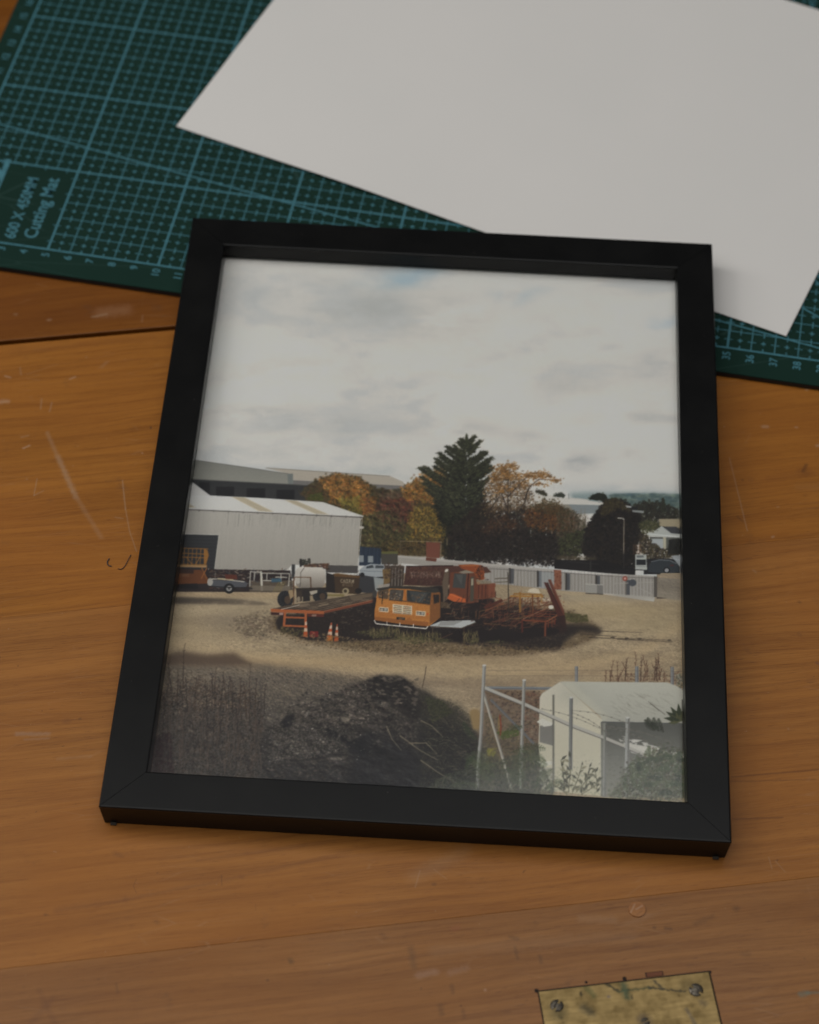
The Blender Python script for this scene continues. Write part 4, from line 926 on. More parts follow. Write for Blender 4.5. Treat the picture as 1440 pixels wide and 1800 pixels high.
    # cones
    for bx, by, tx, ty, w in [(855, 1368, 860, 1255, 15), (1004, 1392, 1020, 1278, 20), (1050, 1396, 1056, 1286, 15)]:
        for i, (f0, f1) in enumerate([(0, .3), (.3, .5), (.5, .66), (.66, .86), (.86, 1.)]):
            q = lambda f, sgn: (bx + (tx - bx) * f + sgn * w * (1 - f * .8), by + (ty - by) * f)
            S.poly(A(q(f0, -1), q(f0, 1), q(f1, 1), q(f1, -1)), [(182, 84, 40), (188, 160, 136), (186, 84, 46), (192, 166, 146), (176, 84, 52)][i])
    S.poly(A((985, 1375), (1030, 1360), (1030, 1395), (985, 1396)), (176, 108, 44), .8)
    S.poly(A((880, 1335), (935, 1332), (938, 1368), (885, 1372)), (130, 34, 34)); S.poly(A((885, 1330), (915, 1338), (905, 1350)), (160, 60, 52))

    # ---- mobile crane
    S.poly(B((130, 1100), (560, 1040), (600, 1060), (900, 1130), (900, 1180), (1310, 1200), (1350, 1340), (1000, 1400), (760, 1400), (560, 1400), (130, 1340)), (40, 32, 32), .96, blur=1)
    S.poly(B((205, 915), (330, 920), (320, 1040), (300, 1060), (140, 1075), (150, 1020), (195, 1000)), (78, 66, 56))
    S.poly(B((190, 940), (245, 935), (245, 1020), (200, 1040)), (122, 96, 58)); S.poly(B((135, 990), (200, 1000), (190, 1100), (150, 1120)), (142, 148, 148), .9); S.poly(B((160, 1040), (240, 1030), (230, 1060), (170, 1080)), (150, 142, 132), .9)
    for k in range(9): ln(B, [(245 + k * 10, 930), (240 + k * 10, 1045)], 1.6, (124, 118, 110) if k % 2 else (56, 46, 42), .8)
    S.dabs(B((200, 900), (330, 905), (320, 1000), (200, 1000)), 140, (1, 2.6), [(60, 46, 40), (112, 100, 88), (86, 64, 50)], .7, 8)
    S.ell(*B((142, 1095))[0], 4, 7, (70, 68, 66))
    S.poly(B((340, 922), (620, 918), (850, 925), (880, 960), (640, 985), (610, 1040), (470, 1046), (325, 1040)), (94, 60, 50), grad=(78, 50, 44))
    ln(B, [(340, 922), (640, 918)], 2, (66, 44, 40)); [ln(B, [(368 + k * 8.4 + rng.uniform(-2, 2), 953 + rng.uniform(-3, 5)), (370 + k * 8.4 + rng.uniform(-3, 3), 998 - rng.uniform(0, 14))], rng.uniform(.8, 1.7), (158, 138, 122), rng.uniform(.35, .75)) for k in range(23)]
    [ln(B, [(366 + k * 21, 954 + rng.uniform(0, 30)), (384 + k * 21, 956 + rng.uniform(0, 30))], 1.2, (150, 130, 114), .55) for k in range(9)]
    S.dabs(B((340, 925), (620, 920), (600, 1035), (330, 1035)), 300, (.8, 2.2), [(112, 74, 58), (62, 42, 38), (90, 70, 58)], .45, 8); S.dabs(B((620, 960), (800, 960), (900, 1030), (900, 1120), (720, 1150), (610, 1130)), 380, (.6, 2.), [(128, 70, 48), (72, 44, 38), (96, 72, 58), (52, 38, 34)], .5, 10)
    S.poly(B((590, 930), (612, 945), (604, 1130), (575, 1150), (570, 1020)), (104, 88, 72)); S.ell(*B((596, 948))[0], 3.4, 2.2, (196, 190, 180), 1, -.6)
    # crane cab
    S.poly(B((620, 960), (740, 950), (790, 960), (800, 1150), (720, 1160), (610, 1130)), (116, 66, 46))
    S.poly(B((645, 965), (724, 970), (712, 1062), (634, 1056)), (74, 74, 72)); S.poly(B((655, 975), (700, 975), (690, 1040)), (96, 96, 92), .6); S.poly(B((748, 990), (770, 985), (768, 1140), (745, 1145)), (84, 78, 66)); S.poly(B((752, 1000), (766, 998), (766, 1040), (752, 1044)), (164, 156, 134), .8)
    S.poly(B((672, 958), (730, 942), (790, 952), (780, 962), (700, 968)), (132, 124, 108)); ln(B, [(735, 965), (725, 1150)], 1.6, (62, 34, 30))
    S.poly(B((600, 1125), (615, 1095), (640, 1095), (716, 1128), (718, 1150), (640, 1145)), (188, 92, 46)); ln(B, [(618, 1098), (700, 1130)], 1, (220, 120, 70), .7)
    S.poly(B((670, 912), (760, 908), (820, 915), (836, 960), (834, 1005), (800, 1010), (770, 960), (690, 935)), (150, 74, 38)); S.dabs(B((770, 920), (825, 920), (834, 1000), (790, 1000)), 60, (1, 3), [(100, 52, 34), (170, 90, 46), (60, 40, 34)], .8, 8); ln(B, [(690, 918), (800, 915)], 2, (172, 96, 48))
    S.poly(B((790, 1030), (905, 1030), (902, 1120), (780, 1135)), (120, 66, 46)); S.poly(B((860, 1030), (905, 1028), (902, 1115), (862, 1120)), (132, 76, 54)); S.ell(*B((798, 1026))[0], 3.2, 2.6, (216, 110, 36)); S.poly(B((780, 1005), (880, 1015), (880, 1032), (790, 1036)), (128, 118, 100), .8)
    for x in (800, 822, 845): ln(B, [(x, 1040), (x - 2, 1125)], 1.2, (72, 38, 32), .8)
    S.poly(B((560, 1145), (720, 1160), (700, 1195), (560, 1185)), (96, 78, 58)); S.poly(B((600, 1150), (800, 1160), (870, 1140), (880, 1200), (640, 1215)), (48, 38, 36), .9)
    # truck cab (orange)
    TR = (180, 118, 54)
    S.poly(B((140, 1210), (160, 1080), (235, 1062), (350, 1055), (500, 1070), (555, 1090), (556, 1245), (500, 1290), (480, 1302), (300, 1285), (140, 1262)), TR)
    S.poly(B((500, 1085), (556, 1090), (556, 1245), (488, 1290), (492, 1160)), (136, 86, 44)); S.poly(B((512, 1100), (550, 1100), (550, 1150), (516, 1160)), (50, 44, 42))
    S.poly(B((150, 1062), (235, 1050), (360, 1046), (540, 1060), (556, 1085), (520, 1090), (360, 1066), (240, 1062), (170, 1080)), (62, 58, 52))
    S.poly(B((240, 1066), (326, 1072), (318, 1142), (232, 1132)), (78, 72, 66)); S.poly(B((345, 1072), (500, 1086), (492, 1162), (345, 1140)), (58, 60, 60))
    S.poly(B((160, 1080), (232, 1066), (222, 1130), (165, 1122)), (96, 76, 54)); S.dabs(B((165, 1075), (310, 1075), (300, 1135), (170, 1120)), 90, (1, 2.6), [(150, 140, 126), (64, 56, 50), (110, 92, 74)], .6, 8)
    S.poly(B((362, 1078), (480, 1090), (440, 1150), (380, 1140)), (82, 86, 84), .6); ln(B, [(420, 1150), (460, 1090)], 1, (130, 130, 120), .5)
    ln(B, [(330, 1068), (338, 1146)], 2.2, (176, 100, 44)); ln(B, [(192, 1080), (188, 1160)], 1.4, (40, 34, 32)); ln(B, [(232, 1134), (345, 1144), (492, 1164)], 1.4, (60, 44, 32), .8)
    S.poly(B((140, 1205), (200, 1200), (490, 1235), (484, 1260), (140, 1240)), (170, 106, 48), .7); S.poly(B((140, 1240), (484, 1275), (480, 1302), (140, 1262)), (150, 90, 42), .9)
    S.poly(B((256, 1160), (378, 1172), (378, 1230), (254, 1218)), (198, 188, 164))
    for k in range(5): ln(B, [(262, 1170 + k * 11), (372, 1181 + k * 11)], 1.3, (92, 76, 56), .9)
    ln(B, [(318, 1166), (316, 1222)], 2, (202, 192, 168))
    for x0, y0 in [(168, 1178), (402, 1202)]:
        S.poly(B((x0, y0), (x0 + 62, y0 + 5), (x0 + 60, y0 + 35), (x0, y0 + 30)), (196, 186, 162)); S.poly(B((x0 + 6, y0 + 6), (x0 + 56, y0 + 10), (x0 + 55, y0 + 29), (x0 + 6, y0 + 25)), (86, 80, 72))
        for q in (18, 42): S.ell(*B((x0 + q, y0 + 18))[0], 2.8, 2.4, (150, 146, 136))
    S.poly(B((280, 1242), (334, 1246), (334, 1262), (280, 1258)), (52, 44, 38)); text(B, 284, 1246, 48, 10, 'JI5182', (150, 140, 120), .7); ln(B, [(345, 1254), (374, 1258)], 1.2, (120, 60, 34), .7); S.ell(*B((476, 1224))[0], 1.6, 1.6, (200, 70, 30))
    S.dabs(B((150, 1090), (540, 1100), (540, 1240), (480, 1290), (145, 1255)), 260, (.6, 1.6), [(150, 78, 34), (196, 124, 60)], .4, 6)
    ln(B, [(138, 1262), (150, 1284), (220, 1292), (468, 1316), (478, 1300)], 1.8, (206, 202, 194))
    for x in (218, 300, 386): ln(B, [(x, 1270 + (x - 218) * .1), (x, 1292 + (x - 218) * .1)], 1.3, (200, 196, 188))
    for _ in range(120):
        x = rng.uniform(560, 840); y = rng.uniform(1180, 1340); S.dab(*(np.array(B((x, y))[0]) - [PX0, PY0]), rng.uniform(.6, 2.), rng.uniform(.5, 1.4), np.array((70., 56, 48)) + rng.normal(0, 16), .5)
    # bench table
    S.poly(B((488, 1298), (560, 1268), (770, 1262), (780, 1276), (690, 1312), (500, 1308)), (164, 168, 168)); S.poly(B((560, 1270), (700, 1266), (640, 1295), (540, 1298)), (110, 108, 104), .5); ln(B, [(488, 1302), (690, 1314), (780, 1280)], 1.8, (84, 70, 58))
    ln(B, [(508, 1310), (510, 1375)], 1.6, (92, 72, 56)); ln(B, [(706, 1312), (710, 1410)], 1.8, (84, 58, 44)); ln(B, [(525, 1395), (635, 1345)], 1.6, (92, 64, 48))
    for _ in range(200):
        x = rng.uniform(800, 1300); y = rng.uniform(1110, 1310); L_ = rng.uniform(10, 70); a_ = rng.choice([.1, .4, -.3, 1.5, .6])
        ln(B, [(x, y), (x + L_ * math.cos(a_), y - L_ * math.sin(a_))], rng.uniform(.8, 1.9), ((138, 72, 48), (116, 58, 44), (84, 48, 40), (150, 98, 62))[rng.integers(4)], .6)
    # loose rusty ironwork behind and beside the cab
    for _ in range(260):
        x = rng.uniform(560, 1330); y = rng.uniform(1120, 1330) if x > 720 else rng.uniform(1150, 1260); L_ = rng.uniform(8, 60); a_ = rng.choice([0., .15, -.35, 1.5, 1.2, .8])
        ln(B, [(x, y), (x + L_ * math.cos(a_), y - L_ * math.sin(a_))], rng.uniform(.7, 1.7), ((104, 62, 46), (74, 52, 44), (130, 84, 58), (52, 40, 36), (120, 104, 84))[rng.integers(5)], .6)
    # rusty frames pile
    RU = [(112, 66, 48), (92, 58, 46), (128, 80, 54), (76, 52, 42), (124, 92, 58)]
    for _ in range(90):
        x = rng.uniform(780, 1240); y = rng.uniform(1150, 1300); l = rng.uniform(20, 110); up = rng.random() < .35
        c = RU[rng.integers(5)]
        ln(B, [(x, y), (x + (rng.uniform(-4, 4) if up else l), y - (l * .8 if up else rng.uniform(-10, 40)))], rng.uniform(.8, 1.8), c, .75)
    for L, w, c in [(((985, 960), (990, 1210)), 1.6, (66, 58, 48)), (((900, 1000), (985, 996)), 1.4, (92, 80, 60)), (((900, 1022), (985, 1020)), 1.2, (92, 80, 60)), (((835, 1185), (950, 1135)), 5, (96, 52, 40)), (((840, 1205), (960, 1150)), 2, (132, 76, 52)),
                    (((1060, 1085), (1062, 1215)), 3.4, (146, 104, 50)), (((1000, 1110), (1210, 1112)), 2.6, (168, 120, 52)), (((1020, 1095), (1200, 1100)), 2.4, (150, 106, 48)), (((1140, 1100), (1142, 1220)), 2.4, (118, 70, 42)), (((1198, 1100), (1196, 1150)), 2.6, (160, 112, 52)),
                    (((1080, 1255), (1220, 1190)), 1.8, (140, 100, 76)), (((1070, 1262), (1230, 1270)), 2.6, (134, 70, 46)), (((1230, 1270), (1300, 1230)), 2.2, (150, 90, 60)), (((1222, 1270), (1220, 1365)), 3.4, (124, 66, 44)), (((1075, 1262), (1076, 1340)), 3, (100, 46, 36)),
                    (((1090, 1235), (1260, 1240)), 1.6, (128, 60, 40)), (((1110, 1222), (1280, 1225)), 1.6, (118, 56, 40)), (((1140, 1205), (1290, 1210)), 1.4, (118, 60, 42)), (((1240, 1265), (1240, 1310)), 1.6, (124, 56, 38)), (((1262, 1255), (1262, 1300)), 1.6, (124, 56, 38)), (((1282, 1245), (1282, 1290)), 1.6, (124, 56, 38)),
                    (((1326, 1090), (1330, 1200)), 2.4, (158, 144, 116))]: ln(B, L, w, c)
    S.poly(B((1108, 1085), (1120, 1066), (1150, 1058), (1180, 1068), (1188, 1095)), (186, 176, 156)); S.ell(*B((1258, 1180))[0], 4.5, 3.4, (196, 190, 178)); S.dabs(B((1180, 1110), (1260, 1120), (1250, 1150), (1180, 1140)), 40, (1, 2.4), [(190, 184, 170), (150, 130, 100)], .7, 8)
    S.poly(B((1212, 1022), (1236, 1026), (1345, 1250), (1350, 1310), (1320, 1290)), (88, 46, 38)); S.poly(B((1238, 1006), (1256, 1004), (1340, 1200), (1352, 1290), (1330, 1240)), (110, 60, 46)); ln(B, [(1236, 1024), (1336, 1240)], 1, (52, 34, 32)); ln(B, [(1254, 1008), (1336, 1200)], 1, (146, 92, 70), .8)
    S.poly(B((1290, 1240), (1345, 1230), (1360, 1330), (1310, 1350)), (60, 40, 36), .8)
    # weeds by the truck
    for X0, X1, yb in [(110, 300, 1372), (300, 560, 1400), (700, 800, 1400)]:
        for _ in range(int((X1 - X0) * 1.2)):
            x = rng.uniform(X0, X1); y = yb + rng.uniform(-50, 10); h = rng.uniform(6, 34)
            ln(B, [(x, y), (x + rng.uniform(-7, 7), y - h)], 1, ((110, 102, 62), (140, 124, 84), (84, 82, 48), (98, 84, 56))[rng.integers(4)], .6)
    for cx, cy, rx, ry in [(160, 1360, 70, 20), (230, 1345, 50, 26), (300, 1380, 60, 14), (390, 1408, 60, 12), (440, 1380, 60, 18), (760, 1395, 40, 20), (900, 1400, 60, 9), (80, 1340, 50, 14), (580, 1390, 50, 12)]:
        for _ in range(70):
            q, w = rng.normal(0, .5, 2); x, y = B((cx + q * rx, cy + w * ry))[0]
            S.dab(x - PX0, y - PY0, rng.uniform(.8, 2.2), rng.uniform(.6, 1.5), np.array(((96, 92, 54), (118, 106, 70), (78, 80, 48), (70, 60, 44))[rng.integers(4)], float), .6)
    S.dabs([(500, 1118), (560, 1112), (660, 1128), (900, 1138), (1000, 1138), (900, 1152), (640, 1148), (520, 1132)], 1500, (.6, 1.6), [(136, 112, 76), (96, 78, 54), (150, 128, 94), (80, 66, 46)], .55, 9, asp=1.4)
    # stray gravel speckle on the whole yard
    S.dabs([(290, 1060), (470, 1050), (500, 1130), (700, 1155), (1000, 1150), (1200, 1080), (1215, 1200), (850, 1230), (290, 1180)], 3000, (.5, 1.1), [(176, 158, 128), (112, 98, 80), (140, 122, 98)], .35, 8, asp=1.5)

    # ---- shaded foreground left
    fg = E((90, 140), (200, 150), (330, 150), (520, 195), (640, 215), (900, 230), (1100, 260), (1440, 300), (1440, 720), (1440, 900), (0, 900), (0, 300))
    S.poly(E((60, 180), (600, 200), (900, 240), (1100, 280), (1350, 350), (1440, 500), (1440, 900), (0, 900)), (104, 94, 83), .7, grad=(60, 57, 55), blur=6)
    S.poly(E((90, 150), (170, 132), (300, 150), (440, 138), (470, 160), (540, 200), (300, 205), (90, 200)), (92, 74, 60), .85, blur=3)
    S.poly(E((60, 380), (600, 360), (800, 330), (1100, 280), (1440, 330), (1440, 900), (0, 900)), (90, 82, 74), .6, grad=(52, 52, 54), blur=6)
    S.dabs(E((80, 215), (700, 220), (1100, 270), (1000, 420), (600, 480), (80, 420)), 2600, (.5, 1.3), [(126, 114, 98), (74, 66, 60), (100, 90, 80), (60, 56, 54)], .5, 9, asp=1.4)
    # dirt heap
    heap = E((600, 520), (720, 470), (880, 400), (1000, 320), (1110, 275), (1170, 250), (1290, 258), (1340, 290), (1370, 320), (1440, 360), (1560, 440), (1680, 560), (1700, 700), (1640, 860), (600, 860), (560, 620))
    S.poly(heap, (78, 69, 61), .97, grad=(48, 47, 49), blur=2)
    S.dabs(heap, 5200, (.6, 2.2), [(94, 83, 72), (48, 43, 40), (68, 60, 53), (38, 35, 35), (104, 92, 79)], .5, 7, asp=1.4, size_edge=1)
    S.dabs(E((640, 450), (860, 380), (1110, 290), (1200, 300), (1180, 460), (1000, 520), (960, 640), (620, 700)), 2600, (.6, 1.6), [(112, 104, 92), (92, 86, 76), (60, 55, 51), (130, 122, 108)], .5, 8, asp=1.3, size_edge=3)
    S.dabs(E((1100, 280), (1290, 262), (1350, 330), (1300, 420), (1140, 380)), 300, (1.5, 4.5), [(34, 31, 32), (84, 74, 66), (50, 44, 42)], .6, 5, asp=1.5)
    S.dabs(E((980, 320), (1160, 280), (1240, 400), (1100, 480), (700, 480), (700, 440)), 420, (1.2, 3.2), [(100, 90, 80), (44, 40, 39), (74, 66, 60)], .6, 7, asp=2.)
    for _ in range(150):
        x = rng.uniform(680, 1400); y = rng.uniform(330, 620)
        S.poly(E((x, y), (x + rng.uniform(5, 22), y - rng.uniform(2, 9)), (x + rng.uniform(8, 26), y + rng.uniform(2, 7)), (x + 8, y + rng.uniform(4, 12))), ((120, 110, 98), (34, 31, 32), (92, 84, 76), (40, 36, 36))[rng.integers(4)], .6)
    for P, c in [(((700, 455), (740, 452), (735, 500), (700, 520), (670, 500)), (30, 28, 30)), (((900, 520), (970, 540), (960, 575), (915, 560)), (28, 27, 29)), (((970, 560), (1010, 555), (1010, 590), (980, 590)), (26, 25, 28)), (((1000, 590), (1100, 560), (1100, 660), (1020, 640)), (34, 33, 36)),
                 (((980, 460), (1040, 450), (1010, 490), (985, 488)), (104, 96, 84)), (((1160, 370), (1230, 380), (1220, 415), (1170, 400)), (92, 86, 78)), (((920, 672), (1010, 664), (1000, 676), (925, 682)), (104, 98, 88)), (((800, 445), (816, 430), (815, 450), (800, 458)), (150, 144, 132))]: S.poly(E(*P), c, .85, blur=1)
    S.poly(E((1090, 540), (1200, 550), (1300, 600), (1440, 720), (1440, 860), (1000, 860), (1050, 650)), (36, 36, 40), .7, blur=6)
    S.poly(E((1110, 300), (1180, 262), (1290, 270), (1345, 330), (1400, 380), (1440, 480), (1330, 470), (1240, 400), (1150, 380)), (38, 34, 33), .7, blur=3)
    for _ in range(60):
        x, y = rng.uniform(1090, 1350), rng.uniform(262, 400); S.poly(E((x, y), (x + rng.uniform(6, 30), y - rng.uniform(3, 12)), (x + rng.uniform(14, 40), y + rng.uniform(1, 8)), (x + 8, y + rng.uniform(4, 10))), ((112, 100, 88), (92, 82, 72), (30, 28, 28))[rng.integers(3)], .65)
    S.dabs(E((600, 520), (960, 520), (1000, 640), (640, 700)), 1500, (.5, 1.2), [(104, 100, 92), (56, 54, 54), (130, 126, 116)], .45, 9)
    ln(E, [(640, 695), (800, 690), (1010, 668)], 3, (88, 82, 74), .35)
    for _ in range(60):
        x, y = rng.uniform(560, 1200), rng.uniform(290, 700); S.dab(*(np.array(E((x, y))[0]) - [PX0, PY0]), 1, .8, np.array((186., 180, 166)), .6)
    S.relief(heap, 1, 4, 3, 31, .05, 3); S.relief(heap, 2, 26, 15, 32, .09, 5)
    S.relief(E((560, 470), (900, 340), (1200, 250), (1360, 300), (1440, 400), (1440, 500), (1000, 560), (600, 560)), 3, 44, 18, 36, .07, 6)
    for _ in range(130):                       # clods with a lit upper edge and a dark foot
        x = rng.uniform(640, 1380); y = rng.uniform(300 + abs(x - 1200) * .28, 620); w_ = rng.uniform(5, 20) * (1.3 if y < 450 else .9); h_ = w_ * rng.uniform(.3, .6)
        S.poly(E((x, y), (x + w_ * .4, y - h_), (x + w_, y - h_ * .5), (x + w_ * 1.1, y + h_ * .3), (x + w_ * .4, y + h_ * .5)), (104, 95, 84), .55, tex=8)
        S.poly(E((x, y + 1), (x + w_ * .5, y + h_ * .2), (x + w_ * 1.1, y + h_ * .3), (x + w_ * .9, y + h_ * 1.1), (x + w_ * .2, y + h_)), (34, 32, 33), .6, blur=1)
    S.relief(E((60, 190), (1100, 230), (1440, 320), (1440, 860), (0, 860)), 1, 3.4, 2.4, 33, .06, 6)
    # dead stalks
    S.dabs(E((70, 340), (250, 300), (420, 330), (560, 330), (590, 470), (560, 860), (0, 860)), 3600, (1, 3), [(56, 44, 39), (40, 34, 34), (78, 60, 48), (46, 42, 40)], .7, 6, size_edge=4)
    S.dabs(E((90, 250), (300, 270), (520, 300), (570, 420), (60, 420)), 900, (.6, 1.8), [(84, 64, 50), (60, 46, 40), (110, 88, 66)], .5, 8, size_edge=5)
    S.dabs(E((10, 560), (120, 540), (140, 860), (0, 860)), 420, (2, 5), [(58, 32, 36), (50, 34, 36)], .5, 4)
    S.dabs(E((170, 370), (440, 380), (520, 420), (180, 410)), 220, (.6, 1.6), [(150, 132, 106), (112, 96, 78)], .6, 9)
    def stalk(T, x, y, h, lean, col, side=10, w=1.2):
        n = 7; pts = [(x + lean * (i / n) ** 1.5 + rng.normal(0, 1.2), y - h * i / n) for i in range(n + 1)]
        ln(T, pts, w, col, .85, .6)
        for i in range(2, n + 1):
            for sg in (-1, 1):
                if rng.random() < .75:
                    px, py = pts[i]; ln(T, [(px, py), (px + sg * rng.uniform(3, side), py - rng.uniform(4, 16))], 1, col, .6)
    for x, y, h, l in [(180, 320, 220, 6), (120, 330, 130, -16), (100, 380, 150, 14), (250, 350, 90, 12), (330, 360, 110, -4), (340, 420, 200, 5), (430, 440, 180, -14), (400, 430, 190, -16), (515, 470, 270, 4), (545, 460, 180, 8), (500, 470, 180, -12), (590, 450, 140, 6), (470, 460, 190, 2), (300, 420, 130, -10), (200, 440, 180, -8), (370, 420, 150, 14), (240, 440, 170, 6), (150, 420, 190, 4)]:
        stalk(E, x, y, h, l, ((64, 48, 40), (82, 64, 52), (50, 40, 38))[rng.integers(3)], 9, 1.4)
    for _ in range(130):
        x = rng.uniform(30, 590); y = rng.uniform(430, 760); stalk(E, x, y, rng.uniform(60, 190), rng.normal(0, 12), ((86, 70, 60), (104, 88, 74), (48, 40, 40), (66, 58, 54))[rng.integers(4)], 12, .8)
    for _ in range(500):
        x = rng.uniform(20, 640); y = rng.uniform(560, 850); ln(E, [(x, y), (x + rng.normal(0, 8), y - rng.uniform(12, 40))], .8, ((78, 78, 76), (36, 34, 36), (96, 96, 92))[rng.integers(3)], .35)

    # ---- right: bank, twigs, tank shed, mesh fence
    S.poly(F((0, 280), (60, 310), (180, 360), (250, 400), (310, 520), (640, 560), (640, 840), (0, 840)), (58, 52, 46), .85, grad=(70, 72, 62), blur=5)
    S.poly(F((0, 440), (120, 420), (300, 560), (280, 840), (0, 840)), (34, 34, 37), .7, blur=7)
    S.dabs(F((0, 285), (170, 350), (270, 420), (290, 560), (640, 600), (640, 800), (0, 800)), 3000, (.8, 2.4), [(72, 68, 48), (50, 46, 42), (92, 80, 62), (44, 50, 40), (60, 56, 50)], .55, 8)
    S.dabs(F((20, 310), (120, 340), (180, 400), (60, 450)), 420, (1, 2.6), [(64, 70, 40), (50, 52, 36), (82, 80, 54)], .6, 7)
    for _ in range(220):
        x = rng.uniform(0, 300); y = rng.uniform(400, 700); a = rng.uniform(-.4, 1.2); l = rng.uniform(15, 60)
        ln(F, [(x, y), (x + l * math.cos(a), y + l * math.sin(a) * .8)], .8, ((140, 128, 104), (104, 92, 76), (84, 74, 62))[rng.integers(3)], .45)
    for L in [((0, 440), (60, 470), (120, 530)), ((-180, 470), (-150, 540), (-100, 600)), ((-110, 520), (0, 600), (90, 650)), ((-60, 560), (30, 560), (90, 620)), ((0, 650), (100, 720), (190, 770))]: ln(F, L, 1.5, (150, 138, 110), .8, .8)
    ln(F, [(8, 270), (22, 210), (30, 155)], 1.2, (70, 56, 46), .9)
    # ground behind fence, dry weeds
    S.poly(F((330, 270), (640, 290), (640, 560), (540, 620), (430, 640), (300, 540)), (100, 80, 64), .7, blur=3)
    S.dabs(F((350, 280), (640, 290), (630, 560), (500, 600), (340, 560)), 1200, (.7, 2), [(118, 94, 74), (78, 60, 50), (136, 112, 88), (62, 50, 44)], .6, 9, asp=1.3)
    for _ in range(70):
        x = rng.uniform(560, 700); y = rng.uniform(290, 560); ln(F, [(x, y), (x - rng.uniform(10, 50), y - rng.uniform(0, 24))], .9, (128, 72, 54), .4)
    S.poly(F((258, 400), (270, 380), (300, 380), (316, 410), (312, 490), (275, 488)), (142, 118, 78), .95, blur=1)
    S.dabs(F((340, 400), (430, 420), (600, 560), (600, 700), (340, 700)), 1200, (.8, 2.4), [(92, 84, 56), (76, 70, 52), (110, 100, 66), (64, 62, 46), (128, 108, 70)], .6, 9)
    for _ in range(16):
        x = rng.uniform(960, 1340); stalk(F, x, rng.uniform(225, 280), rng.uniform(50, 150), rng.normal(0, 16), (92, 62, 48), 8, 1.)
    S.dabs(F((980, 235), (1010, 200), (1200, 190), (1300, 200), (1390, 170), (1400, 300), (1330, 250)), 420, (.7, 2), [(112, 80, 62), (90, 62, 50), (130, 104, 80)], .5, 9)
    for x in (1080, 1160, 1235, 1245): stalk(F, x, 232, 110, 8, (70, 46, 38), 10, 1.6)
    S.dabs(F((1340, 200), (1400, 190), (1400, 300), (1350, 270)), 100, (1, 2.4), [(60, 70, 50), (140, 150, 150)], .6, 7)
    # back posts
    for x, y0, y1 in [(822, 155, 240), (1140, 155, 240), (1327, 158, 255)]: ln(F, [(x, y0), (x, y1)], 6, (108, 110, 112)); ln(F, [(x - 3, y0), (x - 3, y1)], 1.6, (150, 150, 148), .8)
    for y in (178, 206): ln(F, [(345, y), (810, y - 2), (1400, y + 4)], .7, (96, 86, 74), .5)
    ln(F, [(340, 268), (690, 272)], 5, (104, 108, 112)); ln(F, [(340, 265), (690, 268)], 1.4, (140, 142, 142), .7)
    # shed body
    S.poly(F((628, 320), (640, 300), (735, 238), (960, 440), (958, 840), (640, 810), (622, 560)), (184, 180, 166), grad=(172, 167, 142))
    S.poly(F((735, 238), (745, 236), (1300, 240), (1345, 258), (1400, 290), (1400, 455), (960, 448), (950, 420)), (168, 168, 157), grad=(154, 154, 144))
    S.blob(*F((800, 300))[0], 34, 22, (150, 150, 138), .5); S.poly(F((735, 238), (800, 240), (1000, 430), (960, 445)), (176, 174, 158), .5, blur=3)
    ln(F, [(632, 318), (640, 300), (732, 240)], 1.4, (166, 164, 150), .6)
    for _ in range(60):
        x, y = rng.uniform(1000, 1300), rng.uniform(290, 410); ln(F, [(x, y), (x + rng.uniform(10, 40), y + rng.uniform(6, 26))], .9, (112, 108, 96), .35)
    ln(F, [(1210, 350), (1290, 410)], 1.5, (84, 80, 72), .6); ln(F, [(1200, 340), (1260, 392)], 1.1, (84, 80, 72), .5)
    S.poly(F((950, 448), (1400, 458), (1400, 850), (960, 845)), (92, 93, 88), grad=(122, 122, 108)); S.poly(F((952, 448), (980, 450), (980, 845), (950, 842)), (112, 112, 104))
    ln(F, [(955, 449), (1400, 458)], 2, (90, 92, 90))
    for _ in range(34):
        x = rng.uniform(1040, 1280); y = 520 + (x - 1040) * .32 + rng.uniform(-6, 34); S.poly(F((x, y), (x + rng.uniform(16, 50), y + rng.uniform(2, 14)), (x + rng.uniform(10, 30), y + 16)), (182, 180, 174), .8)
    S.poly(F((1090, 560), (1260, 590), (1250, 612), (1190, 630), (1110, 610)), (186, 184, 176), .9); S.poly(F((1270, 600), (1400, 615), (1400, 640), (1290, 625)), (176, 174, 168), .8)
    # opening with folded sheet at left
    S.poly(F((628, 470), (700, 462), (700, 575), (628, 555)), (116, 114, 108)); S.poly(F((612, 448), (640, 430), (700, 455), (690, 468), (650, 474)), (190, 188, 178)); S.poly(F((608, 655), (690, 655), (700, 672), (650, 684)), (186, 184, 172))
    for y in (700, 735, 765): S.poly(F((618, y), (640, y + 2), (668, y + 16), (640, y + 16)), (182, 180, 168))
    S.poly(F((622, 690), (700, 690), (700, 800), (640, 800)), (122, 120, 112), .5)
    box(F, 695, 305, 706, 820, (98, 96, 88), .85)
    # chain link
    CL = (150, 152, 148)
    def mesh(P, st, a):
        mm = S.mask(P); m, ys, xs = mm
        u = (S.xx[ys, xs] + S.yy[ys, xs] * .8); v = (S.xx[ys, xs] - S.yy[ys, xs] * .8)
        g = np.maximum(np.clip(1 - np.abs((u % st) - st / 2) / .9, 0, 1), np.clip(1 - np.abs((v % st) - st / 2) / .9, 0, 1)) * m * a
        S.c[ys, xs] += (np.array(CL, np.float32) - S.c[ys, xs]) * g[..., None]
    mesh(F((335, 300), (540, 370), (800, 480), (1090, 600), (1240, 640), (1240, 840), (300, 800)), 4.2, .30)
    # rails, posts, braces
    LT = (160, 158, 150)
    def pole(L, w, c=LT): ln(F, L, w, c); ln(F, [(p[0] + w * .9, p[1]) for p in L], w * .35, (96, 94, 90), .7)
    pole([(370, 330), (600, 565)], 4.4, (104, 106, 108))
    pole([(333, 300), (425, 610), (480, 800)], 4.6, (162, 158, 146))
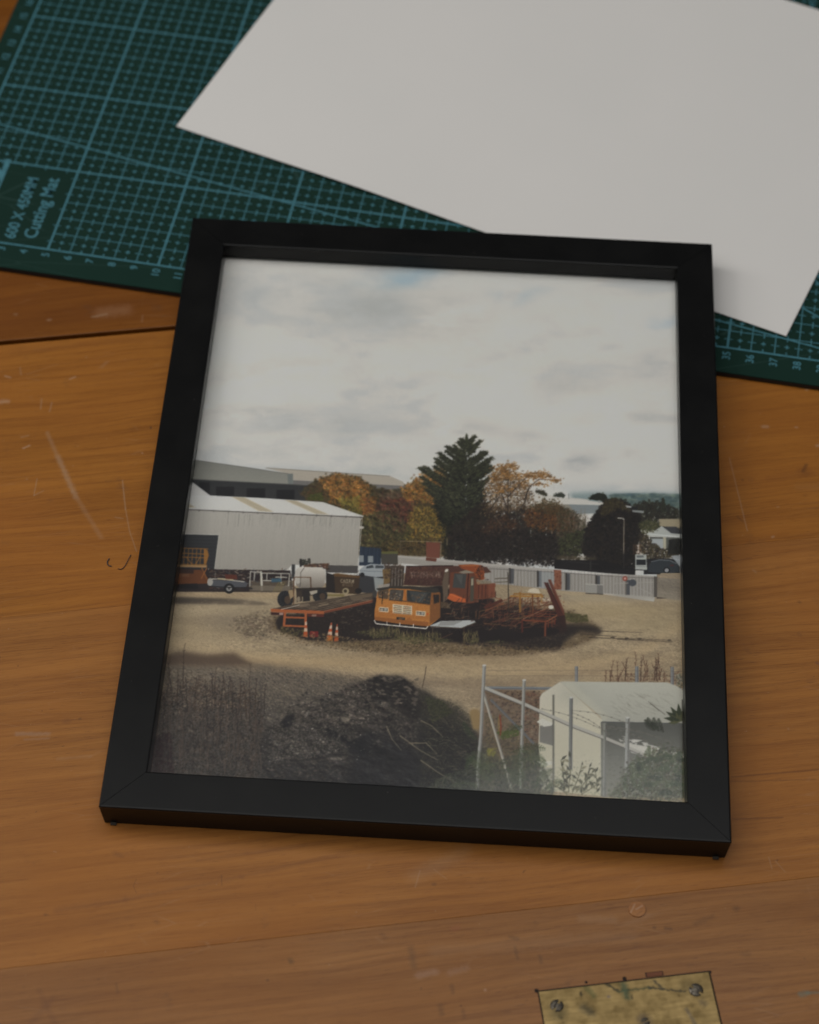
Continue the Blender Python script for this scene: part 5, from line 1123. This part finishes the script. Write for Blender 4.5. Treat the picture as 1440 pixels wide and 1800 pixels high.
    for L in [((335, 268), (545, 355), (790, 465)), ((790, 465), (960, 530), (1190, 625))]: ln(F, L, 6.4, LT); ln(F, [(p[0], p[1] + 9) for p in L], 1.6, (92, 90, 86), .8)
    pole([(336, 150), (318, 520), (302, 690), (300, 800)], 6, (146, 146, 142))
    pole([(546, 228), (536, 500), (526, 800)], 5.8, (146, 146, 140)); pole([(794, 320), (790, 700)], 6.2, (116, 118, 116)); pole([(1092, 426), (1084, 845)], 7.4, (142, 144, 140)); pole([(972, 455), (968, 840)], 5., (130, 132, 124))
    for (x, y) in [(336, 150), (546, 228), (794, 320), (1092, 426)]: S.ell(*F((x, y))[0], 3.4, 1.6, (176, 176, 172))
    for k, (a, b) in enumerate([((800, 388), (1090, 455)), ((640, 380), (960, 490)), ((800, 400), (1000, 520)), ((980, 470), (1330, 560)), ((980, 480), (1200, 555))]):
        n = 14; pts = [(a[0] + (b[0] - a[0]) * i / n, a[1] + (b[1] - a[1]) * i / n - 14 * math.sin(math.pi * i / n)) for i in range(n + 1)]
        ln(F, pts, 1., (120, 116, 106), .8)
        for p in pts[::2]: S.dab(*(np.array(F(p)[0]) - [PX0, PY0]), 1.4, 1.2, np.array((70., 66, 60)), .7)
    # fronds and bushes in front
    def frond(T, x, y, L, ang, col, curve=.6, wd=20):
        n = 14; px, py, a = x, y, ang
        for i in range(n):
            qx, qy = px + L / n * math.cos(a), py - L / n * math.sin(a); a -= curve / n
            ln(T, [(px, py), (qx, qy)], 1.1, col, .8)
            w = wd * math.sin(math.pi * (i + 1) / (n + 1)) + 4
            for sg in (-1, 1):
                an = a + sg * 1.1; ln(T, [(qx, qy), (qx + w * math.cos(an), qy - w * math.sin(an) + 4)], 1.3, tuple(np.array(col) + rng.normal(0, 9)), .7)
            px, py = qx, qy
    FG = [(62, 76, 50), (78, 90, 62), (50, 62, 44), (88, 98, 70)]
    S.dabs(F((600, 740), (700, 700), (960, 720), (960, 850), (600, 850)), 260, (1, 2.6), [(108, 116, 84), (86, 94, 66)], .5, 8, size_edge=6)
    S.dabs(F((60, 770), (150, 720), (300, 680), (420, 650), (560, 600), (640, 660), (700, 800), (700, 850), (0, 850)), 1500, (1.5, 4), [(66, 72, 56), (82, 88, 68), (54, 58, 50), (92, 94, 74)], .5, 7)
    for x, y, L, a, w in [(230, 640, 190, -.2, 26), (400, 680, 150, 3.0, 44), (450, 690, 120, -.5, 30), (480, 610, 180, .5, 24), (540, 640, 130, .1, 26), (380, 760, 200, 2.7, 30), (560, 760, 160, 2.2, 30), (240, 700, 90, 1.4, 14), (300, 540, 120, 2.6, 16), (150, 790, 150, .4, 22), (430, 530, 120, .9, 20), (600, 800, 140, 1.2, 22), (660, 800, 100, .8, 20), (520, 600, 150, 0, 18)]:
        frond(F, x, y, L, a, FG[rng.integers(4)], .8, w)
    S.dabs(F((400, 500), (520, 490), (520, 520), (430, 540)), 150, (1, 2.6), [(92, 108, 50), (76, 88, 46)], .7, 7)
    S.dabs(F((350, 590), (400, 585), (390, 630), (350, 625)), 60, (1, 2.4), [(150, 140, 60), (120, 120, 58)], .7, 7)
    ln(F, [(418, 410), (424, 470), (420, 520)], 2.4, (150, 62, 40), .8); ln(F, [(410, 420), (414, 500)], 1.6, (150, 120, 56), .7)
    def leaf(T, x, y, L, a, col):
        dx, dy = math.cos(a) * L, -math.sin(a) * L; nx, ny = -dy * .17, dx * .17
        S.poly(T((x, y), (x + dx * .45 + nx, y + dy * .45 + ny), (x + dx, y + dy), (x + dx * .45 - nx, y + dy * .45 - ny)), col, .9)
    for sx, sy, tx, ty in [(760, 810, 740, 650), (780, 820, 790, 640), (800, 820, 850, 680), (820, 820, 900, 720), (760, 820, 700, 780), (930, 820, 920, 700), (860, 820, 890, 690), (780, 800, 760, 700), (850, 830, 940, 770)]:
        ln(F, [(sx, sy), ((sx + tx) / 2 + 4, (sy + ty) / 2), (tx, ty)], 1.2, (84, 82, 60), .9)
        for k in range(9):
            f = k / 8; x = sx + (tx - sx) * f; y = sy + (ty - sy) * f
            leaf(F, x, y, rng.uniform(22, 46), rng.uniform(.1, 3.0), ((78, 80, 60), (98, 96, 74), (66, 66, 52), (122, 118, 92))[rng.integers(4)])
    S.dabs(F((1090, 700), (1160, 640), (1260, 590), (1400, 610), (1400, 870), (1000, 850), (1060, 780)), 2200, (1.2, 3.4), [(84, 92, 66), (62, 68, 52), (104, 110, 78), (72, 72, 58), (92, 84, 62)], .7, 7, size_edge=6)
    for _ in range(34):
        frond(F, rng.uniform(1080, 1390), rng.uniform(640, 840), rng.uniform(50, 110), rng.uniform(.2, 2.9), FG[rng.integers(4)], 1., rng.uniform(8, 16))
    for a in (2.6, 2.2, 1.7, 1.1, .5, 3.0): leaf(F, 1370, 440, 90, a, (52, 60, 38)); leaf(F, 1365, 450, 60, a + .2, (86, 88, 56))
    for k in range(5): frond(F, 1290 + rng.uniform(-60, 40), 480 + k * 6, 80, rng.uniform(2.2, 3.1), (56, 60, 48), .6, 12)
    ln(F, [(1385, 330), (1390, 600)], 5, (48, 46, 40), .7)
    for _ in range(90):
        x, y = rng.uniform(1100, 1390), rng.uniform(620, 850); S.dab(*(np.array(F((x, y))[0]) - [PX0, PY0]), rng.uniform(.6, 1.6), 1, np.array((170., 172, 160)), .6)
    for _ in range(700):
        x, y = rng.uniform(300, 1390), rng.uniform(620, 860); S.dab(*(np.array(F((x, y))[0]) - [PX0, PY0]), 1, 1, np.array((140., 142, 124)) if rng.random() < .5 else np.array((44., 46, 40)), .3)

    # overall photographic grain
    S.c *= (1 + (rng.random((PH, PW)) - .5) * .035)[..., None]
    q = np.pad(S.c, ((1, 1), (1, 1), (0, 0)), mode='edge')
    S.c = .72 * S.c + .07 * (q[:-2, 1:-1] + q[2:, 1:-1] + q[1:-1, :-2] + q[1:-1, 2:])
    S.c *= (1 + (rng.random((PH, PW)) - .5) * .03)[..., None]
    g = S.c.mean(-1, keepdims=True); x = np.clip(g, 1, 255) / 255.
    k = (x + .34 * (x - .44) * (1 - np.abs(2 * x - 1))) / x
    S.c = (g + (S.c - g) * .92) * np.clip(k, .5, 1.3)
    return np.clip(S.c, 2, 250)


# the print itself, one fine sheet whose colours are stored on its points
def build_print():
    NXp, NYp = 700, 900
    x0, y0, x1, y1 = 1.15, 1.15, FW - 1.15, FH - 1.15
    U, V = np.meshgrid(np.linspace(x0, x1, NXp + 1), np.linspace(y0, y1, NYp + 1))
    # sheet -> sketch coordinates (the sketch was drawn in perspective)
    Hm = np.array([[48.2753222, 8.0596726, 177.3038251], [2.3406898, -31.9994089, 1439.0025781], [-0.0002867, 0.0073598, 1.0]])
    den = Hm[2, 0] * U + Hm[2, 1] * V + 1
    X = (Hm[0, 0] * U + Hm[0, 1] * V + Hm[0, 2]) / den; Y = (Hm[1, 0] * U + Hm[1, 1] * V + Hm[1, 2]) / den
    pic = make_print_picture()
    X = np.clip(X - PX0, 0, PW - 1.01); Y = np.clip(Y - PY0, 0, PH - 1.01)
    ix, iy = X.astype(int), Y.astype(int); tx, ty = (X - ix)[..., None], (Y - iy)[..., None]
    c = (pic[iy, ix] * (1 - tx) + pic[iy, ix + 1] * tx) * (1 - ty) + (pic[iy + 1, ix] * (1 - tx) + pic[iy + 1, ix + 1] * tx) * ty
    c = lin(c) * np.array((1.41, 1.39, 1.37))
    rgba = np.ones((c.shape[0] * c.shape[1], 4), np.float32); rgba[:, :3] = np.clip(c.reshape(-1, 3), .004, .86)
    me = bpy.data.meshes.new('photographic_print')
    co = np.zeros((U.size, 3), np.float32); co[:, 0] = U.ravel() * CM; co[:, 1] = V.ravel() * CM; co[:, 2] = .4485 * CM
    me.vertices.add(len(co)); me.vertices.foreach_set('co', co.ravel())
    i = np.arange(NYp)[:, None] * (NXp + 1) + np.arange(NXp)[None, :]
    q = np.stack([i, i + 1, i + NXp + 2, i + NXp + 1], -1).reshape(-1)
    nq = NXp * NYp
    me.loops.add(nq * 4); me.loops.foreach_set('vertex_index', q.astype(np.int32))
    me.polygons.add(nq); me.polygons.foreach_set('loop_start', np.arange(0, nq * 4, 4, dtype=np.int32)); me.polygons.foreach_set('loop_total', np.full(nq, 4, np.int32))
    me.update(calc_edges=True)
    at = me.color_attributes.new('ink', 'FLOAT_COLOR', 'POINT'); at.data.foreach_set('color', rgba.ravel())
    g = N('photo_print_ink'); a = g.n('ShaderNodeAttribute'); a.attribute_name = 'ink'
    nn = g.noise(g.n('ShaderNodeTexCoord').outputs['Object'], 60, 2).outputs[0]
    me.materials.append(g.done(g.bsdf(Base_Color=a.outputs['Color'], Roughness=g.mapr(nn, .3, .7, .40, .46), Specular_IOR_Level=.35).outputs[0]))
    o = bpy.data.objects.new('photographic_print', me); COL.objects.link(o); o.parent = frame
    o['label'] = 'printed landscape photo of a rusting orange truck and machinery in a gravel yard'


build_print()

# ------------------------------------------------------------------ small dark wire bits lying on the table beside the frame
g = N('dark_fibre'); fib = g.done(g.bsdf(Base_Color=(.03, .026, .03), Roughness=.7).outputs[0])


def tube(name, pts, r, parent=None):
    cu = bpy.data.curves.new('c', 'CURVE'); cu.dimensions = '3D'; cu.bevel_depth = r * CM; cu.bevel_resolution = 2
    sp = cu.splines.new('POLY'); sp.points.add(len(pts) - 1)
    for p, q in zip(sp.points, pts): p.co = (q[0] * CM, q[1] * CM, q[2] * CM, 1)
    to = bpy.data.objects.new('c', cu); COL.objects.link(to)
    me = bpy.data.meshes.new_from_object(to.evaluated_get(bpy.context.evaluated_depsgraph_get()))
    bpy.data.objects.remove(to); bpy.data.curves.remove(cu)
    me.materials.append(fib); o = bpy.data.objects.new(name, me); COL.objects.link(o)
    if parent: o.parent = parent
    return o


def on_table(p): 
    ca, sa = math.cos(GA), math.sin(GA)
    return [(x * ca - y * sa, x * sa + y * ca, z) for x, y, z in p]


for nm, pts, r, lab in [('thread_scrap', [(6.56, -18.66, .03), (6.48, -18.8, .03), (6.47, -18.92, .03), (6.52, -19.02, .03), (6.63, -19.06, .03)], .022, 'short hooked scrap of dark thread farther from the frame, left of the longer one'),
                        ('thread_scrap', [(6.87, -19.21, .03), (6.98, -19.25, .03), (7.07, -19.21, .03), (7.16, -19.1, .03), (7.3, -18.82, .04), (7.42, -18.58, .03)], .015, 'longer curved dark thread whose end almost touches the left side of the frame')]:
    o = tube(nm, on_table(pts), r); o['label'] = lab; o['category'] = 'thread'; o['group'] = 'thread scraps on the table'
